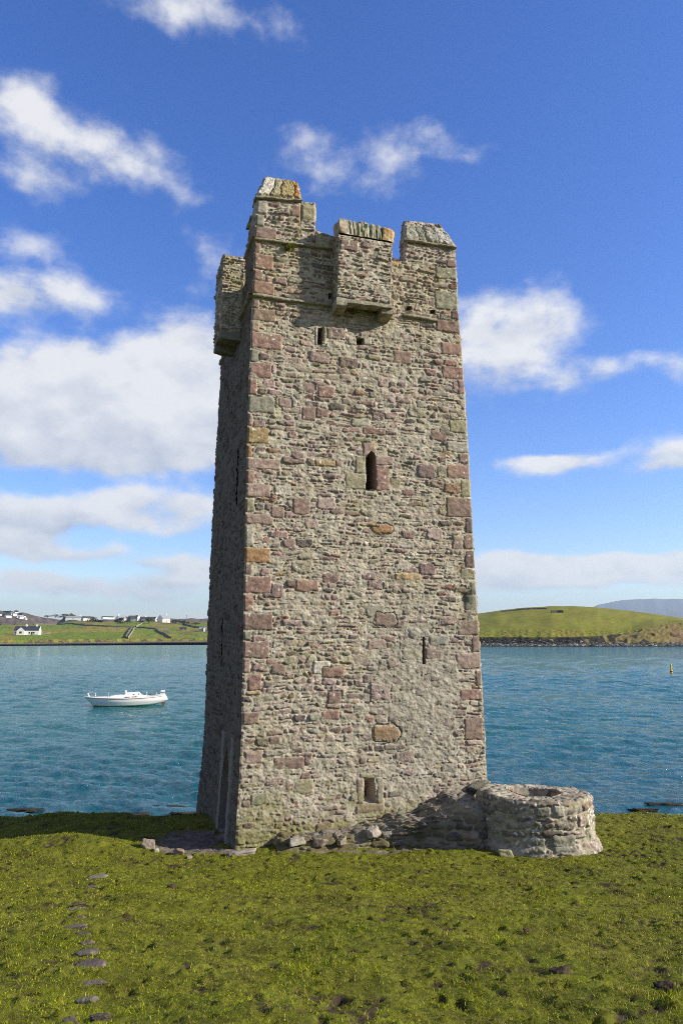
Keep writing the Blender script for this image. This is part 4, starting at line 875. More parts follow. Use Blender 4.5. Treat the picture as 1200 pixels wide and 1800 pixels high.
def make_left():
    px = np.linspace(-140, 420, 420); r = np.concatenate([np.linspace(405, 560, 200), np.linspace(563, 900, 130), np.linspace(906, 2300, 110)])
    R, PX = np.meshgrid(r, px, indexing='ij'); Z = left_h(PX, R); a = azpx(PX)
    r0 = np.interp(PX, LX, LR0); q = R-r0
    Z += .5*np.abs(n2(PX*.9, q*.35, 110))*((q > 0) & (q < 22))
    f = q/ np.maximum(1, 420)
    g1 = np.array([.135,.185,.022]); g2 = np.array([.20,.185,.035]); rg = np.array([.15,.11,.045]); dk = np.array([.035,.033,.024])
    pick = n2(PX*.018+np.floor(f*4)*3.3, np.floor(f*4)*7.7+.5, 111)+.25*n2(PX*.1, q*.02, 112)
    t = sstep(pick, -.15, .25)[..., None]; C = g1*(1-t)+g2*t
    rough = (sstep(n2(PX*.03, q*.012, 113)+.4*n2(PX*.12, q*.05, 114)+.35*sstep(PX, 250, 300)*sstep(q, 20, 60)+.4*sstep(q, 330, 450), .28, .6)*.8)[..., None]; C = C*(1-rough)+rg*rough
    big = (np.exp(-(((PX-150)/80)**4))*sstep(q, 14, 22)*(1-sstep(q, 120, 150)))[..., None]; C = C*(1-big)+np.array([.125,.175,.016])*big
    C = C*(1+.5*n2(PX*.3, q*.08, 115)+.5*n2(PX*.9, q*.2, 172))[..., None]
    bank = (sstep(q, -2, 3)*(1-sstep(q+14*n2(PX*.10, q*.02, 116), 8, 15)))[..., None]; bkc = np.where(n2(PX*.16, q*.25, 171)[..., None] > .05, np.array([.15,.13,.035]), np.array([.075,.06,.035])); C = C*(1-bank)+bkc*(1+1.0*n2(PX*.5, q*.4, 117))[..., None]*bank
    beach = (1-sstep(q+1.5*n2(PX*.3, q*.3, 118), 5, 9))[..., None]; C = C*(1-beach)+np.array([.19,.17,.14])*(1+1.2*n2(PX*1.3, q*.9, 119))[..., None]*beach
    wet = (1-sstep(q, 2, 4))[..., None]; C = C*(1-wet)+dk*wet
    moor = sstep(R, 900, 1150)[..., None]; C = C*(1-moor)+np.array([.115,.088,.07])*(1+.7*n2(PX*.12, R*.01, 120))[..., None]*moor
    hl = np.exp(-((PX-124)/26)**2-((R-1080)/120)**2)[..., None]; hl = sstep(hl, .05, .3); C = C*(1-hl)+np.array([.05,.062,.026])*(1+.7*n2(PX*.2, R*.02, 121))[..., None]*hl
    o = mesh_np('hills', np.stack([R*np.sin(a), R*np.cos(a), Z], -1), grid_faces(*R.shape, flip=True), np.clip(C, .01, .6), M_LAND)
    tag(o, 'far green pasture shore and brown moor across the inlet on the left', 'hills', kind='structure')
make_left()
IX = [560, 700, 845, 950, 1050, 1120, 1200, 1300, 1360]; IR0 = [420, 375, 362, 362, 366, 374, 392, 425, 470]
def isl_h(px, r):
    px = np.asarray(px, float); r = np.asarray(r, float); r0 = np.interp(px, IX, IR0); q = r-r0
    cy = np.interp(px, [560,640,760,845,880,920,970,1010,1050,1100,1150,1190,1250,1330,1360], [1112,1100,1088,1079.5,1074.5,1070.5,1068.3,1068.3,1071,1076,1082.5,1088,1098,1109,1114])
    rc = r0+165; crest = CZ+(1112-cy)*rc/1317-WZ
    bl = np.interp(px, [560, 845, 1000, 1060, 1110, 1150, 1200, 1300], [3.0, 4.3, 4.3, 4.8, 6.5, 9.5, 11.5, 9]); bl = np.minimum(bl, crest*.8)
    bw = np.interp(px, [845, 1020, 1100, 1200], [1.5, 3, 14, 20])
    beach = np.interp(q, [-30, 0, 7], [-2.5, 0, 1.1])
    st = sstep(q, 7, 7+1)*0+np.clip((q-7)/bw, 0, 1)
    dome = np.clip((q-7-bw)/(165-7-bw), 0, 1.0); dome = np.sin(dome*np.pi/2)**1.05
    z = beach+(bl-1.1)*st*(1+.0*q)+(crest-bl)*dome
    back = sstep(q, 185, 330); z = z*(1-back)-2*back
    return WZ+z+.25*n2(px*.05, q*.05, 132)*st
def isl_fn(x, y): return isl_h(600+1317*np.asarray(x)/np.maximum(y, 1e-3), np.hypot(x, y))
def make_island():
    px = np.linspace(560, 1360, 620); d = np.concatenate([np.linspace(-12, 32, 110), np.linspace(33, 340, 160)])
    Dq, PX = np.meshgrid(d, px, indexing='ij'); R = np.interp(PX, IX, IR0)+Dq; Z = isl_h(PX, R); a = azpx(PX); q = Dq
    gl = n2(PX*.12, q*.35, 133)+.6*n2(PX*.35, q*.8, 134)
    bluffz = ((q > 6) & (q < 30)); Z += np.where(bluffz, .4*gl, 0)+.35*n2(PX*.12, q*0, 131)*sstep(q, 7, 9)*(1-sstep(q, 12, 40))
    C = np.array([.175,.180,.022])*(1+.35*n2(PX*.03, q*.03, 135)+.25*fbm2(PX*.12, q*.2, 3, 136))[..., None]
    ol = (.6*sstep(n2(PX*.02, q*.04, 137), .0, .4))[..., None]; C = C*(1-ol)+np.array([.20,.17,.03])*ol
    bw = np.interp(PX, [845, 1020, 1100, 1200], [1.5, 3, 14, 20]); bt = (sstep(q, 6, 7.5)*(1-sstep(q-bw+2.0*gl, 6.5, 9)))[..., None]
    bc = np.where((sstep(n2(PX*.09, q*.14, 138)+.75*sstep(PX, 990, 1150), .35, .55)[..., None] > .5), np.array([.15,.125,.04]), np.array([.030,.026,.018])); cl = (sstep(PX+18*gl, 1155, 1205)*sstep(n2(PX*.1, q*.1, 139), -.2, .1))[..., None]; bc = bc*(1-cl)+np.array([.17,.105,.07])*cl
    C = C*(1-bt)+bc*(1+.6*gl)[..., None]*bt
    bh = (1-sstep(q+1.2*gl, 6, 8))[..., None]; C = C*(1-bh)+np.array([.15,.14,.125])*(1+1.3*n2(PX*1.6, q*1.2, 140))[..., None]*bh
    wet = (1-sstep(q, 2.5, 4.5))[..., None]; C = C*(1-wet)+np.array([.03,.028,.024])*wet
    o = mesh_np('island', np.stack([R*np.sin(a), R*np.cos(a), Z], -1), grid_faces(*R.shape, flip=True), np.clip(C, .01, .6), M_LAND)
    tag(o, 'rounded grassy headland with a dark bluff and shingle shore on the right', 'island', kind='structure')
    # shingle boulders along the shore: uncountable
    rng = np.random.RandomState(8); n = 2600; pxs = rng.uniform(800, 1330, n); q_ = rng.uniform(1.5, 8.5, n); V0, F0 = ico(1); Vs = []; Fs = []; Cs = []
    rr_ = np.interp(pxs, IX, IR0)+q_; zz_ = isl_h(pxs, rr_)
    for i in range(n):
        s_ = rng.lognormal(-1.15, .45); c = rng.choice([.05, .09, .16, .30], p=[.35, .3, .23, .12])*rng.uniform(.8, 1.2)
        Vs.append(V0*np.array([s_*1.3, s_, s_*.75])*rng.uniform(.8, 1.2, (len(V0), 1))+np.array([rr_[i]*np.sin(azpx(pxs[i])), rr_[i]*np.cos(azpx(pxs[i])), zz_[i]])); Fs.append(F0+i*len(V0)); Cs.append(np.full((len(V0), 3), c)*np.array([1, .95, .88]))
    o = mesh_np('shingle', np.concatenate(Vs), np.concatenate(Fs), np.concatenate(Cs), M_SHIN, smooth=False); tag(o, 'grey shingle and boulders along the headland shore', 'shingle', kind='stuff')
make_island()
def make_mountain():
    px = np.linspace(900, 1420, 260); r = np.linspace(7600, 11000, 40); R, PX = np.meshgrid(r, px, indexing='ij')
    top = np.interp(PX, [900, 1030, 1050, 1075, 1110, 1140, 1200, 1300, 1420], [1112, 1074, 1067, 1061, 1057.5, 1057, 1058, 1064, 1112]); low = np.interp(PX, [900, 1060, 1120, 1160, 1230, 1420], [1112, 1090, 1080, 1076, 1076, 1105])
    h1 = (1112-top)*9400/1317*sstep(R, 8500, 9350)*(1-sstep(R, 9600, 10900)); h2 = (1112-low)*8200/1317*sstep(R, 7650, 8150)*(1-sstep(R, 8250, 8600)); Z = WZ-3+np.maximum(h1+4, h2+4)+10*n2(PX*.05, R*.002, 151)
    a = azpx(PX); C = np.array([.11,.125,.14])*np.ones(R.shape+(1,))*(1+.4*n2(PX*.06, R*.004, 152))[..., None]
    o = mesh_np('mountain', np.stack([R*np.sin(a), R*np.cos(a), Z], -1), grid_faces(*R.shape, flip=True), C, M_LAND); tag(o, 'distant pale blue mountain beyond the right-hand headland', 'mountain', kind='structure')
make_mountain()

# ------------------------------------------------------------------ buildings on the far shore
def box_mesh(name, m, mat, parent):
    me = bpy.data.meshes.new(name); bmesh.ops.recalc_face_normals(m, faces=m.faces); m.to_mesh(me); m.free(); me.materials.append(mat); o = bpy.data.objects.new(name, me); COL.objects.link(o); o.parent = parent; return o
def bx(m, x0, x1, y0, y1, z0, z1):
    v = [m.verts.new(p) for p in ((x0, y0, z0), (x1, y0, z0), (x1, y1, z0), (x0, y1, z0), (x0, y0, z1), (x1, y0, z1), (x1, y1, z1), (x0, y1, z1))]
    for f in ((0, 3, 2, 1), (4, 5, 6, 7), (0, 1, 5, 4), (1, 2, 6, 5), (2, 3, 7, 6), (3, 0, 4, 7)): m.faces.new([v[i] for i in f])
def prism(m, pts, y0, y1):
    a = [m.verts.new((x, y0, z)) for x, z in pts]; b = [m.verts.new((x, y1, z)) for x, z in pts]; n = len(pts)
    m.faces.new(a); m.faces.new(b[::-1])
    for i in range(n): j = (i+1) % n; m.faces.new((a[j], a[i], b[i], b[j]))
def gable(parent, L, Dp, hw, hr, wall, roof, off=(0, 0, 0), axis='x', over=.25, wins=(), chim=(), door=None, chim_mat=None):
    """gabled volume; ridge along axis, length L, depth Dp; wins: (x, z, w, h) on the front"""
    ox, oy, oz = off
    m = bmesh.new()
    if axis == 'x':
        bx(m, ox-L/2, ox+L/2, oy, oy+Dp, oz-1.2, oz+hw)
        for xx in (ox-L/2, ox+L/2-.3):
            v = [m.verts.new(p) for p in ((xx, oy+.001, oz+hw-.002), (xx, oy+Dp-.001, oz+hw-.002), (xx, oy+Dp/2, oz+hw+hr))]; w = [m.verts.new((p.co.x+.3, p.co.y, p.co.z)) for p in v]
            m.faces.new(v); m.faces.new(w[::-1])
            for i in range(3): j = (i+1) % 3; m.faces.new((v[j], v[i], w[i], w[j]))
    else:
        prism(m, [(ox-L/2, oz-1.2), (ox+L/2, oz-1.2), (ox+L/2, oz+hw), (ox, oz+hw+hr), (ox-L/2, oz+hw)], oy, oy+Dp)
    w_o = box_mesh('wall', m, wall, parent)
    m = bmesh.new(); t = .18
    if axis == 'x':
        for s in (0, 1):
            y_e = oy-over if s == 0 else oy+Dp+over; ze = oz+hw-hr*over/(Dp/2); yr = oy+Dp/2; zr = oz+hw+hr+.02
            c = [(y_e, ze+.02), (yr, zr), (yr, zr+t), (y_e, ze+t+.02)]
            a = [m.verts.new((ox-L/2+.02, y, z)) for y, z in c]; b = [m.verts.new((ox+L/2-.02, y, z)) for y, z in c]
            m.faces.new(a); m.faces.new(b[::-1])
            for i in range(4): j = (i+1) % 4; m.faces.new((a[j], a[i], b[i], b[j]))
    else:
        for s in (-1, 1):
            xe = ox+s*(L/2+over); ze = oz+hw-hr*over/(L/2); c = [(xe, ze+.02), (ox, oz+hw+hr+.02), (ox, oz+hw+hr+.02+t), (xe, ze+t+.02)]; prism(m, c, oy+.05, oy+Dp)
    r_o = box_mesh('roof', m, roof, parent)
    for cx in chim:
        m = bmesh.new(); yc = oy+Dp/2; cz_ = oz+hw+hr; cx2 = ox+cx
        if axis == 'x': bx(m, cx2-.55, cx2+.55, yc-.35, yc+.35, cz_-.8, cz_+1.0); bx(m, cx2-.62, cx2+.62, yc-.42, yc+.42, cz_+1.0, cz_+1.15); bx(m, cx2-.3, cx2-.05, yc-.12, yc+.12, cz_+1.15, cz_+1.45)
        box_mesh('chimney', m, chim_mat or wall, r_o)
    for (x, z, w, h) in wins:
        m = bmesh.new(); bx(m, ox+x-w/2-.08, ox+x+w/2+.08, oy-.06, oy-.003, oz+z-.1, oz+z+h+.08); f = box_mesh('window', m, M_PAINT, parent)
        m = bmesh.new(); bx(m, ox+x-w/2, ox+x+w/2, oy-.075, oy-.058, oz+z, oz+z+h); box_mesh('pane', m, M_GLASS, f)
    if door:
        x, w, h = door; m = bmesh.new(); bx(m, ox+x-w/2, ox+x+w/2, oy-.07, oy-.004, oz, oz+h); box_mesh('door', m, M_SLATE, parent)
    return w_o
def house(name, px0, px1, py, label, dist=None, cat='house', group=None, yaw=0):
    p = hit_left((px0+px1)/2, py)
    if dist: 
        q = ray((px0+px1)/2, py); k = dist/math.hypot(q[0], q[1]); p = CAMP+q*k; p[2] = float(left_fn(p[0], p[1]))
    e = empty(name, tuple(p)); e.rotation_euler = (0, 0, -math.atan2(p[0], p[1])+yaw); tag(e, label, cat, group); sc_ = math.hypot(p[0], p[1])/1317
    return e, sc_, (px1-px0)*sc_
G_H = 'houses on the far shore'
e, k, L = house('cottage', 27, 66, 1116, 'white gabled cottage with dark slate roof and two chimneys nearest the left shore', group=G_H, yaw=-.25)
gable(e, L, 6.0, 2.9, 2.6, M_WALLW, M_SLATE, over=.15, chim=(-L*.05, L*.36), wins=((-L*.40, .9, 1.1, 1.1), (L*.13, .9, 1.0, 1.1), (L*.30, .9, 1.0, 1.1)), door=(L*.22, .9, 2.0))
gable(e, L*.32, 3.0, 2.7, 2.1, M_WALLW, M_SLATE, off=(-L*.20, -1.6, 0), axis='y', wins=((0, .9, 1.5, 1.3),))
e, k, L = house('barn', 117, 141, 1089.5, 'long low grey shed with a pale sheet roof left of the cream house', cat='barn', group=G_H)
gable(e, L, 7, 2.6, 2.0, M_WALLG, M_ROOFG, wins=((0, .8, 1.2, .9),), chim=(L*.45,), chim_mat=M_WALLW)
e, k, L = house('house', 141, 170, 1090.5, 'cream house with a dark gable end, just right of the long grey shed', group=G_H, yaw=.72)
gable(e, L*.86, 8.5, 3.9, 3.8, M_CREAM, M_SLATE, off=(0, -3, 0), wins=((-4.5, 1.1, 1.2, 1.2), (-1.2, 1.1, 1.2, 1.2), (2.2, 1.1, 1.2, 1.2)), door=(4.3, 1.0, 2.1), chim=(L*.36,), chim_mat=M_WALLW)
e, k, L = house('house', 176, 204, 1087.5, 'white house with blue slate roof and a shaded gable, second from the long grey shed', group=G_H, yaw=.68)
gable(e, L*.84, 8, 3.7, 3.5, M_WALLW, M_SLATE, off=(0, -3, 0), wins=((-4, 1.1, 1.2, 1.2), (-1, 1.1, 1.2, 1.2), (3.6, 1.1, 1.2, 1.2)), door=(1.4, 1.0, 2.1))
e, k, L = house('shed', 219, 231, 1086.5, 'small dark blue shed in front of the white houses on the skyline', cat='shed', group=G_H)
gable(e, L, 5, 2.6, 1.6, M_DARKW, M_SLATE, wins=((0, .9, 1, .9),))
e, k, L = house('house', 209, 223, 1082, 'white house half hidden by dark trees on the skyline', 860, group=G_H, yaw=.55)
gable(e, L, 7, 3.6, 3.4, M_WALLW, M_ROOFG, chim=(-L*.3,), wins=((L*.2, 1, 1.2, 1.2),))
e, k, L = house('house', 229, 247, 1081.5, 'white gabled house with a dark roof right of the blue shed', 850, group=G_H, yaw=.5)
gable(e, L*.75, 7, 2.9, 3.2, M_DARKW, M_SLATE, off=(-L*.1, 0, 0), wins=((0, .9, 1.2, 1.1),)); gable(e, L*.3, 7, 4.2, 2.4, M_WALLW, M_ROOFG, off=(L*.35, -.6, 0), axis='y', wins=((0, 1, 1, 1.2),))
e, k, L = house('house', 249, 277, 1082, 'long low dark-roofed bungalow with one white end on the skyline', 830, group=G_H, yaw=.3)
gable(e, L*.86, 7, 2.4, 2.2, M_DARKW, M_SLATE, off=(-L*.06, 0, 0), wins=((-3, .8, 1.2, 1), (3, .8, 1.2, 1)), chim=(-L*.1,), chim_mat=M_WALLW); gable(e, L*.14, 6.8, 3.0, 1.6, M_WALLW, M_SLATE, off=(L*.44, -.3, 0), axis='y', wins=((0, .9, .8, 1),))
e, k, L = house('house', 279, 300, 1083, 'grey-gabled white house with a pale roof, rightmost of the skyline houses', 800, group=G_H, yaw=.75)
gable(e, L*.8, 8.5, 3.8, 3.7, M_WALLW, M_ROOFG, off=(0, -3, 0), wins=((-3, 1.1, 1.2, 1.2), (2.6, 1.1, 1.2, 1.2)), door=(0, 1.0, 2.1), chim=(L*.3,))
e, k, L = house('ruined_shed', 316, 328, 1108, 'small dark roofless ruin in the rough field below the pole', cat='ruin', group=G_H)
gable(e, L, 4, 1.8, .9, M_DARKW, M_SLATE, wins=((0, .5, .8, .8),))
e, k, L = house('shed', 350, 363, 1110, 'low grey shed with a white end beside the tower edge', cat='shed', group=G_H)
gable(e, L, 5, 1.8, 1.4, M_DARKW, M_ROOFG); gable(e, 1.6, 4.8, 2.4, 1.0, M_WALLW, M_ROOFG, off=(L*.2, -.4, 0), axis='y')
far = [(16,1086,9,'low white house at the far left village by a dark bush'),(27,1083,7,'white house in the middle of the far left village'),(30,1078,6,'topmost white house of the far left village'),(39,1088,8,'white house at the right foot of the far left village'),(3,1082,5,'pale house at the left edge of the far village'),(22,1081,5,'small pale house beside the village bushes'),(43,1085,5,'small white house at the village right end'),(33,1086,5,'small cream house low in the far village'),(83,1085,4,'lone pale house right of the far village'),(47,1089,4,'tiny white shed below the far village')]
for i, (px, py, w, lab) in enumerate(far):
    p = hit_left(px, py); e = empty('house', tuple(p)); e.rotation_euler = (0, 0, -math.atan2(p[0], p[1])+.5+.3*math.sin(i*3)); tag(e, lab, 'house', 'houses of the far left village')
    L = w*math.hypot(p[0], p[1])/1317; gable(e, L, L*.6, L*.42, L*.34, (M_WALLW, M_WALLW, M_CREAM)[i % 3], (M_SLATE, M_ROOFG)[i % 2])
# dry-stone field walls
def field_wall(pts, label, h=1.1, w=.8, fn=hit_left, colr=(.11,.10,.085), cat='field wall', group='field walls on the far shore', name='field_wall'):
    P = np.array([fn(*p) for p in pts]); P, L = polyl(P, max(8, int(np.linalg.norm(np.diff(P, axis=0), axis=1).sum()/1.2))); n = len(P)
    f = left_fn if fn is hit_left else isl_fn; P[:, 2] = f(P[:, 0], P[:, 1]); d = np.gradient(P, axis=0); s = np.stack([-d[:, 1], d[:, 0], 0*d[:, 0]], -1); s /= np.maximum(np.linalg.norm(s, axis=1), 1e-6)[:, None]
    t = np.arange(n)*1.0; hh = h*(1+.5*n2(t*.7, t*0+pts[0][0], 161)); up = np.array([0, 0, 1])
    R = np.stack([P-s*w*.6-up*.5, P-s*w*.4+up*hh[:, None]*.8, P+up*hh[:, None], P+s*w*.4+up*hh[:, None]*.8, P+s*w*.6-up*.5], 0); c = np.asarray(colr)*(1+.9*n2(np.broadcast_to(t*.9, (5, n)), np.arange(5)[:, None]*1.3+0*t, 162))[..., None]
    o = mesh_np(name, R, grid_faces(5, n), np.clip(c, .02, .5), M_SHIN); tag(o, label, cat, group)
field_wall([(60,1098),(101,1097.5),(150,1100),(190,1101.5),(236,1103.5)], 'long grey wall running across the pasture right of the cottage')
field_wall([(241,1104),(275,1106),(300,1107)], 'short wall continuing the long one right of the farm lane')
field_wall([(232,1104),(226,1112),(221,1122)], 'dark wall on the left side of the farm lane', 1.5)
field_wall([(236,1104.5),(232,1112),(225,1123)], 'pale wall on the right side of the farm lane', 1.0, .8, colr=(.24,.22,.18))
field_wall([(239,1102),(249,1096.5),(269,1090.5)], 'pale lane wall climbing towards the skyline houses', .9, 1.0, colr=(.22,.20,.15))
field_wall([(274,1107),(288,1115),(300,1123)], 'dark wall slanting down to the shore in the right pasture', 1.3)
field_wall([(298,1093),(326,1099.5),(348,1104),(362,1105)], 'dark wall below the utility pole', 1.5)
field_wall([(2,1099),(28,1097),(58,1096.5)], 'dark hedge-topped wall behind the white cottage', 1.6, colr=(.06,.06,.035))
field_wall([(66,1113),(89,1113.5)], 'low wall right of the white cottage', .9, colr=(.14,.12,.08))
field_wall([(116,1090.5),(150,1092),(180,1093)], 'rough wall below the barn and the cream house', 1.4, colr=(.08,.075,.05))
field_wall([(195,1091),(230,1088.5),(268,1085)], 'dark hedge bank below the skyline houses', 1.2, colr=(.09,.085,.04))
field_wall([(880,1075),(905,1072.5),(930,1070.5),(960,1069.5)], 'broken wall along the crest of the headland', .7, fn=lambda x, y: hit_ground(x, y+.6, isl_fn, 340, 640, 6000), group=None)
field_wall([(968,1077),(980,1076.5),(989,1077)], 'short piece of ruined wall near the top of the headland', 1.4, .9, fn=lambda x, y: hit_ground(x, y, isl_fn, 340, 640, 6000), colr=(.07,.065,.05), group=None)
# trees and bushes among the houses
def tree(px, py, hpx, wpx, label, seed, dist=None, colr=(.035,.050,.020), name='tree', trunk=.25):
    p = hit_left(px, py)
    if dist: q = ray(px, py); p = CAMP+q*(dist/math.hypot(q[0], q[1])); p[2] = float(left_fn(p[0], p[1]))
    k = math.hypot(p[0], p[1])/1317; H = hpx*k*1.05; W = wpx*k; rng = np.random.RandomState(seed); e = empty(name, tuple(p)); tag(e, label, 'tree' if name == 'tree' else 'bush', 'trees and bushes among the far houses')
    m = bmesh.new(); bmesh.ops.create_cone(m, cap_ends=True, segments=7, radius1=max(.08, W*.05), radius2=max(.04, W*.02), depth=H*.8)
    bmesh.ops.translate(m, verts=m.verts, vec=(0, 0, H*.4-.2)); box_mesh('trunk', m, M_BARK, e)
    n = 420; cl = rng.normal(size=(9, 3))*np.array([.30, .30, .20])+np.array([0, 0, .58+trunk*.3]); ci = rng.randint(0, 9, n)
    c = cl[ci]+rng.normal(size=(n, 3))*np.array([.15, .15, .11]); c[:, 2] = np.clip(c[:, 2], .12, 1.0); c = c*np.array([W, W*.8, H])
    s = .10*min(W, H)*rng.uniform(.6, 1.4, n); a = rng.normal(size=(n, 3)); b = rng.normal(size=(n, 3)); a /= np.linalg.norm(a, axis=1)[:, None]; b = np.cross(a, b); b /= np.linalg.norm(b, axis=1)[:, None]
    V = np.stack([c-a*s[:, None], c-b*s[:, None]*.6, c+a*s[:, None], c+b*s[:, None]*.6], 1).reshape(-1, 3); F = np.arange(n*4).reshape(n, 4)
    col_ = np.asarray(colr)*(1+.35*rng.normal(size=(9, 1)))[ci]*rng.uniform(.7, 1.3, (n, 1))
    o = mesh_np('crown', V, F, np.repeat(np.clip(col_, .008, .2), 4, 0), M_FOL, None, False); o.parent = e
for i, a in enumerate(((163,1083,8,13,'dark conifer clump behind the cream house',),(214,1083,9,12,'dark ragged tree left of the hidden white house'),(207,1085,6,8,'small dark bush left of the ragged tree'),(262,1081,8,15,'round dark green tree behind the long bungalow'),(225,1080,5,8,'dark tree top between the skyline houses'),(178,1084,5,10,'dark hedge tree behind the second house from the shed'),(249,1082,5,8,'small bush left of the long bungalow'),(310,1083,6,14,'dark scrub right of the rightmost house'),(326,1084,6,16,'brown-green scrub behind the utility pole'),(345,1084,5,18,'dark scrub on the skyline near the tower'),(98,1086,5,12,'dark scrub under the heathery hillock'),(112,1086,6,12,'thorn scrub left of the grey shed'),(84,1086,4,9,'low bush right of the far village'))):
    tree(a[0], a[1], a[2], a[3], a[4], 700+i, dist=760 if a[1] < 1087 and a[0] > 150 else None, name='tree' if a[2] > 7 else 'bush')
for i, a in enumerate(((15,1081,6,12,'dark tree in the far left village'),(8,1084,4,7,'bush at the left of the far village'),(35,1082,4,6,'bush between the far village houses'))): tree(*a, 760+i, name='bush')
def pole(px, y0, y1, label):
    p = hit_left(px, y1); k = math.hypot(p[0], p[1])/1317; h = (y1-y0)*k
    e = empty('utility_pole', tuple(p)); tag(e, label, 'utility pole', 'utility poles on the far shore'); m = bmesh.new(); bmesh.ops.create_cone(m, cap_ends=True, segments=8, radius1=.17, radius2=.12, depth=h+1); bmesh.ops.translate(m, verts=m.verts, vec=(0, 0, h/2-.5)); box_mesh('post', m, M_POLE, e)
    m = bmesh.new(); bx(m, -.7, .7, -.2, -.08, h-.6, h-.45); box_mesh('crossarm', m, M_POLE, e)
pole(18, 1096, 1107, 'utility pole left of the white cottage'); pole(328, 1081, 1096, 'utility pole in the right pasture above the dark wall'); pole(96, 1078, 1088, 'thin pole beside the heathery hillock')

# ------------------------------------------------------------------ sailing boat and buoy
def make_boat():
    p = hit_plane(222, 1240.5); k = math.hypot(p[0], p[1], p[2]-CZ)/1317*1.0; k = p[1]/1300*math.cos(0)
    Wp = lambda px: (px-222)*k                # metres along the hull
    e = empty('sailing_boat', (p[0], p[1], WZ)); e.rotation_euler = (0, 0, -math.atan2(p[0], p[1])); tag(e, 'white mastless sailing boat moored on the water left of the tower', 'boat')
    xb, xs = Wp(153), Wp(289); Lh = xs-xb; n = 60; t = np.linspace(0, 1, n); xd = xb+Lh*t
    sheer = np.interp(t, [0, .15, .5, .8, 1], [.86, .80, .74, .80, .92]); beam = 1.15*np.sin(np.pi*np.clip(t*.80+.0, 0, 1))**.72; beam = np.maximum(beam, .02); beam[-8:] = np.maximum(beam[-8:], .5)
    m_ = 18; q = np.linspace(0, 1, m_)[:, None]   # 0 keel -> 1 sheer
    fwd = np.interp(q[:, 0], [0, .35, 1], [1.05, .80, 0])[:, None]; aft = np.interp(q[:, 0], [0, .3, .6, 1], [-1.6, -.5, .1, -.12])[:, None]
    xx = xd[None, :]+fwd*(1-t)[None, :]**2.2+aft*(t[None, :])**5
    zz = -.35+(sheer[None, :]+.35)*q+.30*(1-q)*(t[None, :])**4*1.0
    yy = beam[None, :]*np.interp(q[:, 0], [0, .15, .4, .7, 1], [.05, .52, .84, .97, 1.0])[:, None]
    a = Acc(); cw = np.array([.80,.80,.77]); stain = np.array([.45,.36,.16])
    for s in (-1, 1):
        P = np.stack([xx, s*yy, zz], -1); c = np.ones(P.shape)*cw; lo = (zz < .10)[..., None]; c = np.where(lo, stain, c); c = np.where((zz < .03)[..., None], np.array([.13,.06,.035]), c); a.add(P, grid_faces(m_, n, flip=(s > 0)), c)
    P = np.stack([np.stack([xx[:, -1], -yy[:, -1], zz[:, -1]], -1), np.stack([xx[:, -1]+.02, yy[:, -1], zz[:, -1]], -1)], 1); a.add(P, grid_faces(m_, 2), cw)
    a.build('hull', material('white_gelcoat', None, .3, .5, .04, 4), e).matrix_parent_inverse.identity()
    def part(name, m, mat, par=e): return box_mesh(name, m, mat, par)
    dk = Acc(); s_ = np.linspace(-1, 1, 9)[:, None]; P = np.stack([np.broadcast_to(xx[-1], (9, n)), s_*yy[-1][None, :]*.99, np.broadcast_to(zz[-1], (9, n))+.04*(1-s_**2)-.01], -1); dk.add(P, grid_faces(9, n), (.74,.72,.66)); dk.build('deck', M_PAINT, e).matrix_parent_inverse.identity()
    def lines(name, segs, r, mat, par=e):
        m = bmesh.new()
        for a_, b_ in segs:
            a_, b_ = Vector(a_), Vector(b_); d = b_-a_; mm = d.to_track_quat('Z', 'Y').to_matrix().to_4x4(); mm.translation = (a_+b_)/2; bmesh.ops.create_cone(m, cap_ends=True, segments=6, radius1=r, radius2=r, depth=d.length, matrix=mm)
        return part(name, m, mat, par)
    sh = lambda x: float(np.interp(x, xd, sheer)); bm = lambda x: float(np.interp(x, xd, beam))
    lines('rubbing_strake', [((xx[-1, i], -yy[-1, i]-.005, zz[-1, i]-.06), (xx[-1, i+3], -yy[-1, i+3]-.005, zz[-1, i+3]-.06)) for i in range(1, n-4, 3)], .018, M_WOOD)
    def cabin(name, prof, w0, w1, mat):     # prof: (x, z) side outline, lower edge on deck
        m = bmesh.new(); A_ = [m.verts.new((x, -w0 if i < 2 else -w1, z)) for i, (x, z) in enumerate(prof)]; B_ = [m.verts.new((x, w0 if i < 2 else w1, z)) for i, (x, z) in enumerate(prof)]; N_ = len(prof); m.faces.new(A_); m.faces.new(B_[::-1])
        for i in range(N_): j = (i+1) % N_; m.faces.new((A_[j], A_[i], B_[i], B_[j]))
        bmesh.ops.bevel(m, geom=[ed for ed in m.edges], offset=.03, segments=2, affect='EDGES'); return part(name, m, mat)
    X_ = lambda q_: Wp(140+q_/7.5); Z_ = lambda q_: (300-q_)/7.5*k
    cb = cabin('cabin_trunk', [(X_(900), sh(X_(900))-.05), (X_(385), sh(X_(385))-.05), (X_(412), Z_(178)), (X_(470), Z_(166)), (X_(600), Z_(160)), (X_(800), Z_(168))], .62, .52, M_PAINT)
    ch = cabin('coachroof', [(X_(815), Z_(185)), (X_(560), Z_(185)), (X_(600), Z_(142)), (X_(640), Z_(136)), (X_(768), Z_(131))], .57, .47, M_PAINT)
    for i, (cx, cy, w, h) in enumerate(((480, 200, 34, 14), (550, 199, 34, 12), (625, 192, 62, 22), (693, 190, 22, 20), (728, 189, 26, 20), (703, 153, 18, 10), (766, 151, 12, 12))):
        m = bmesh.new(); yq = -.635 if cy > 170 else -.535
        bx(m, X_(cx-w/2), X_(cx+w/2), yq, yq+.12, Z_(cy+h/2), Z_(cy-h/2)); part('porthole' if w < 40 else 'cabin_window', m, M_GLASS, cb if cy > 170 else ch)
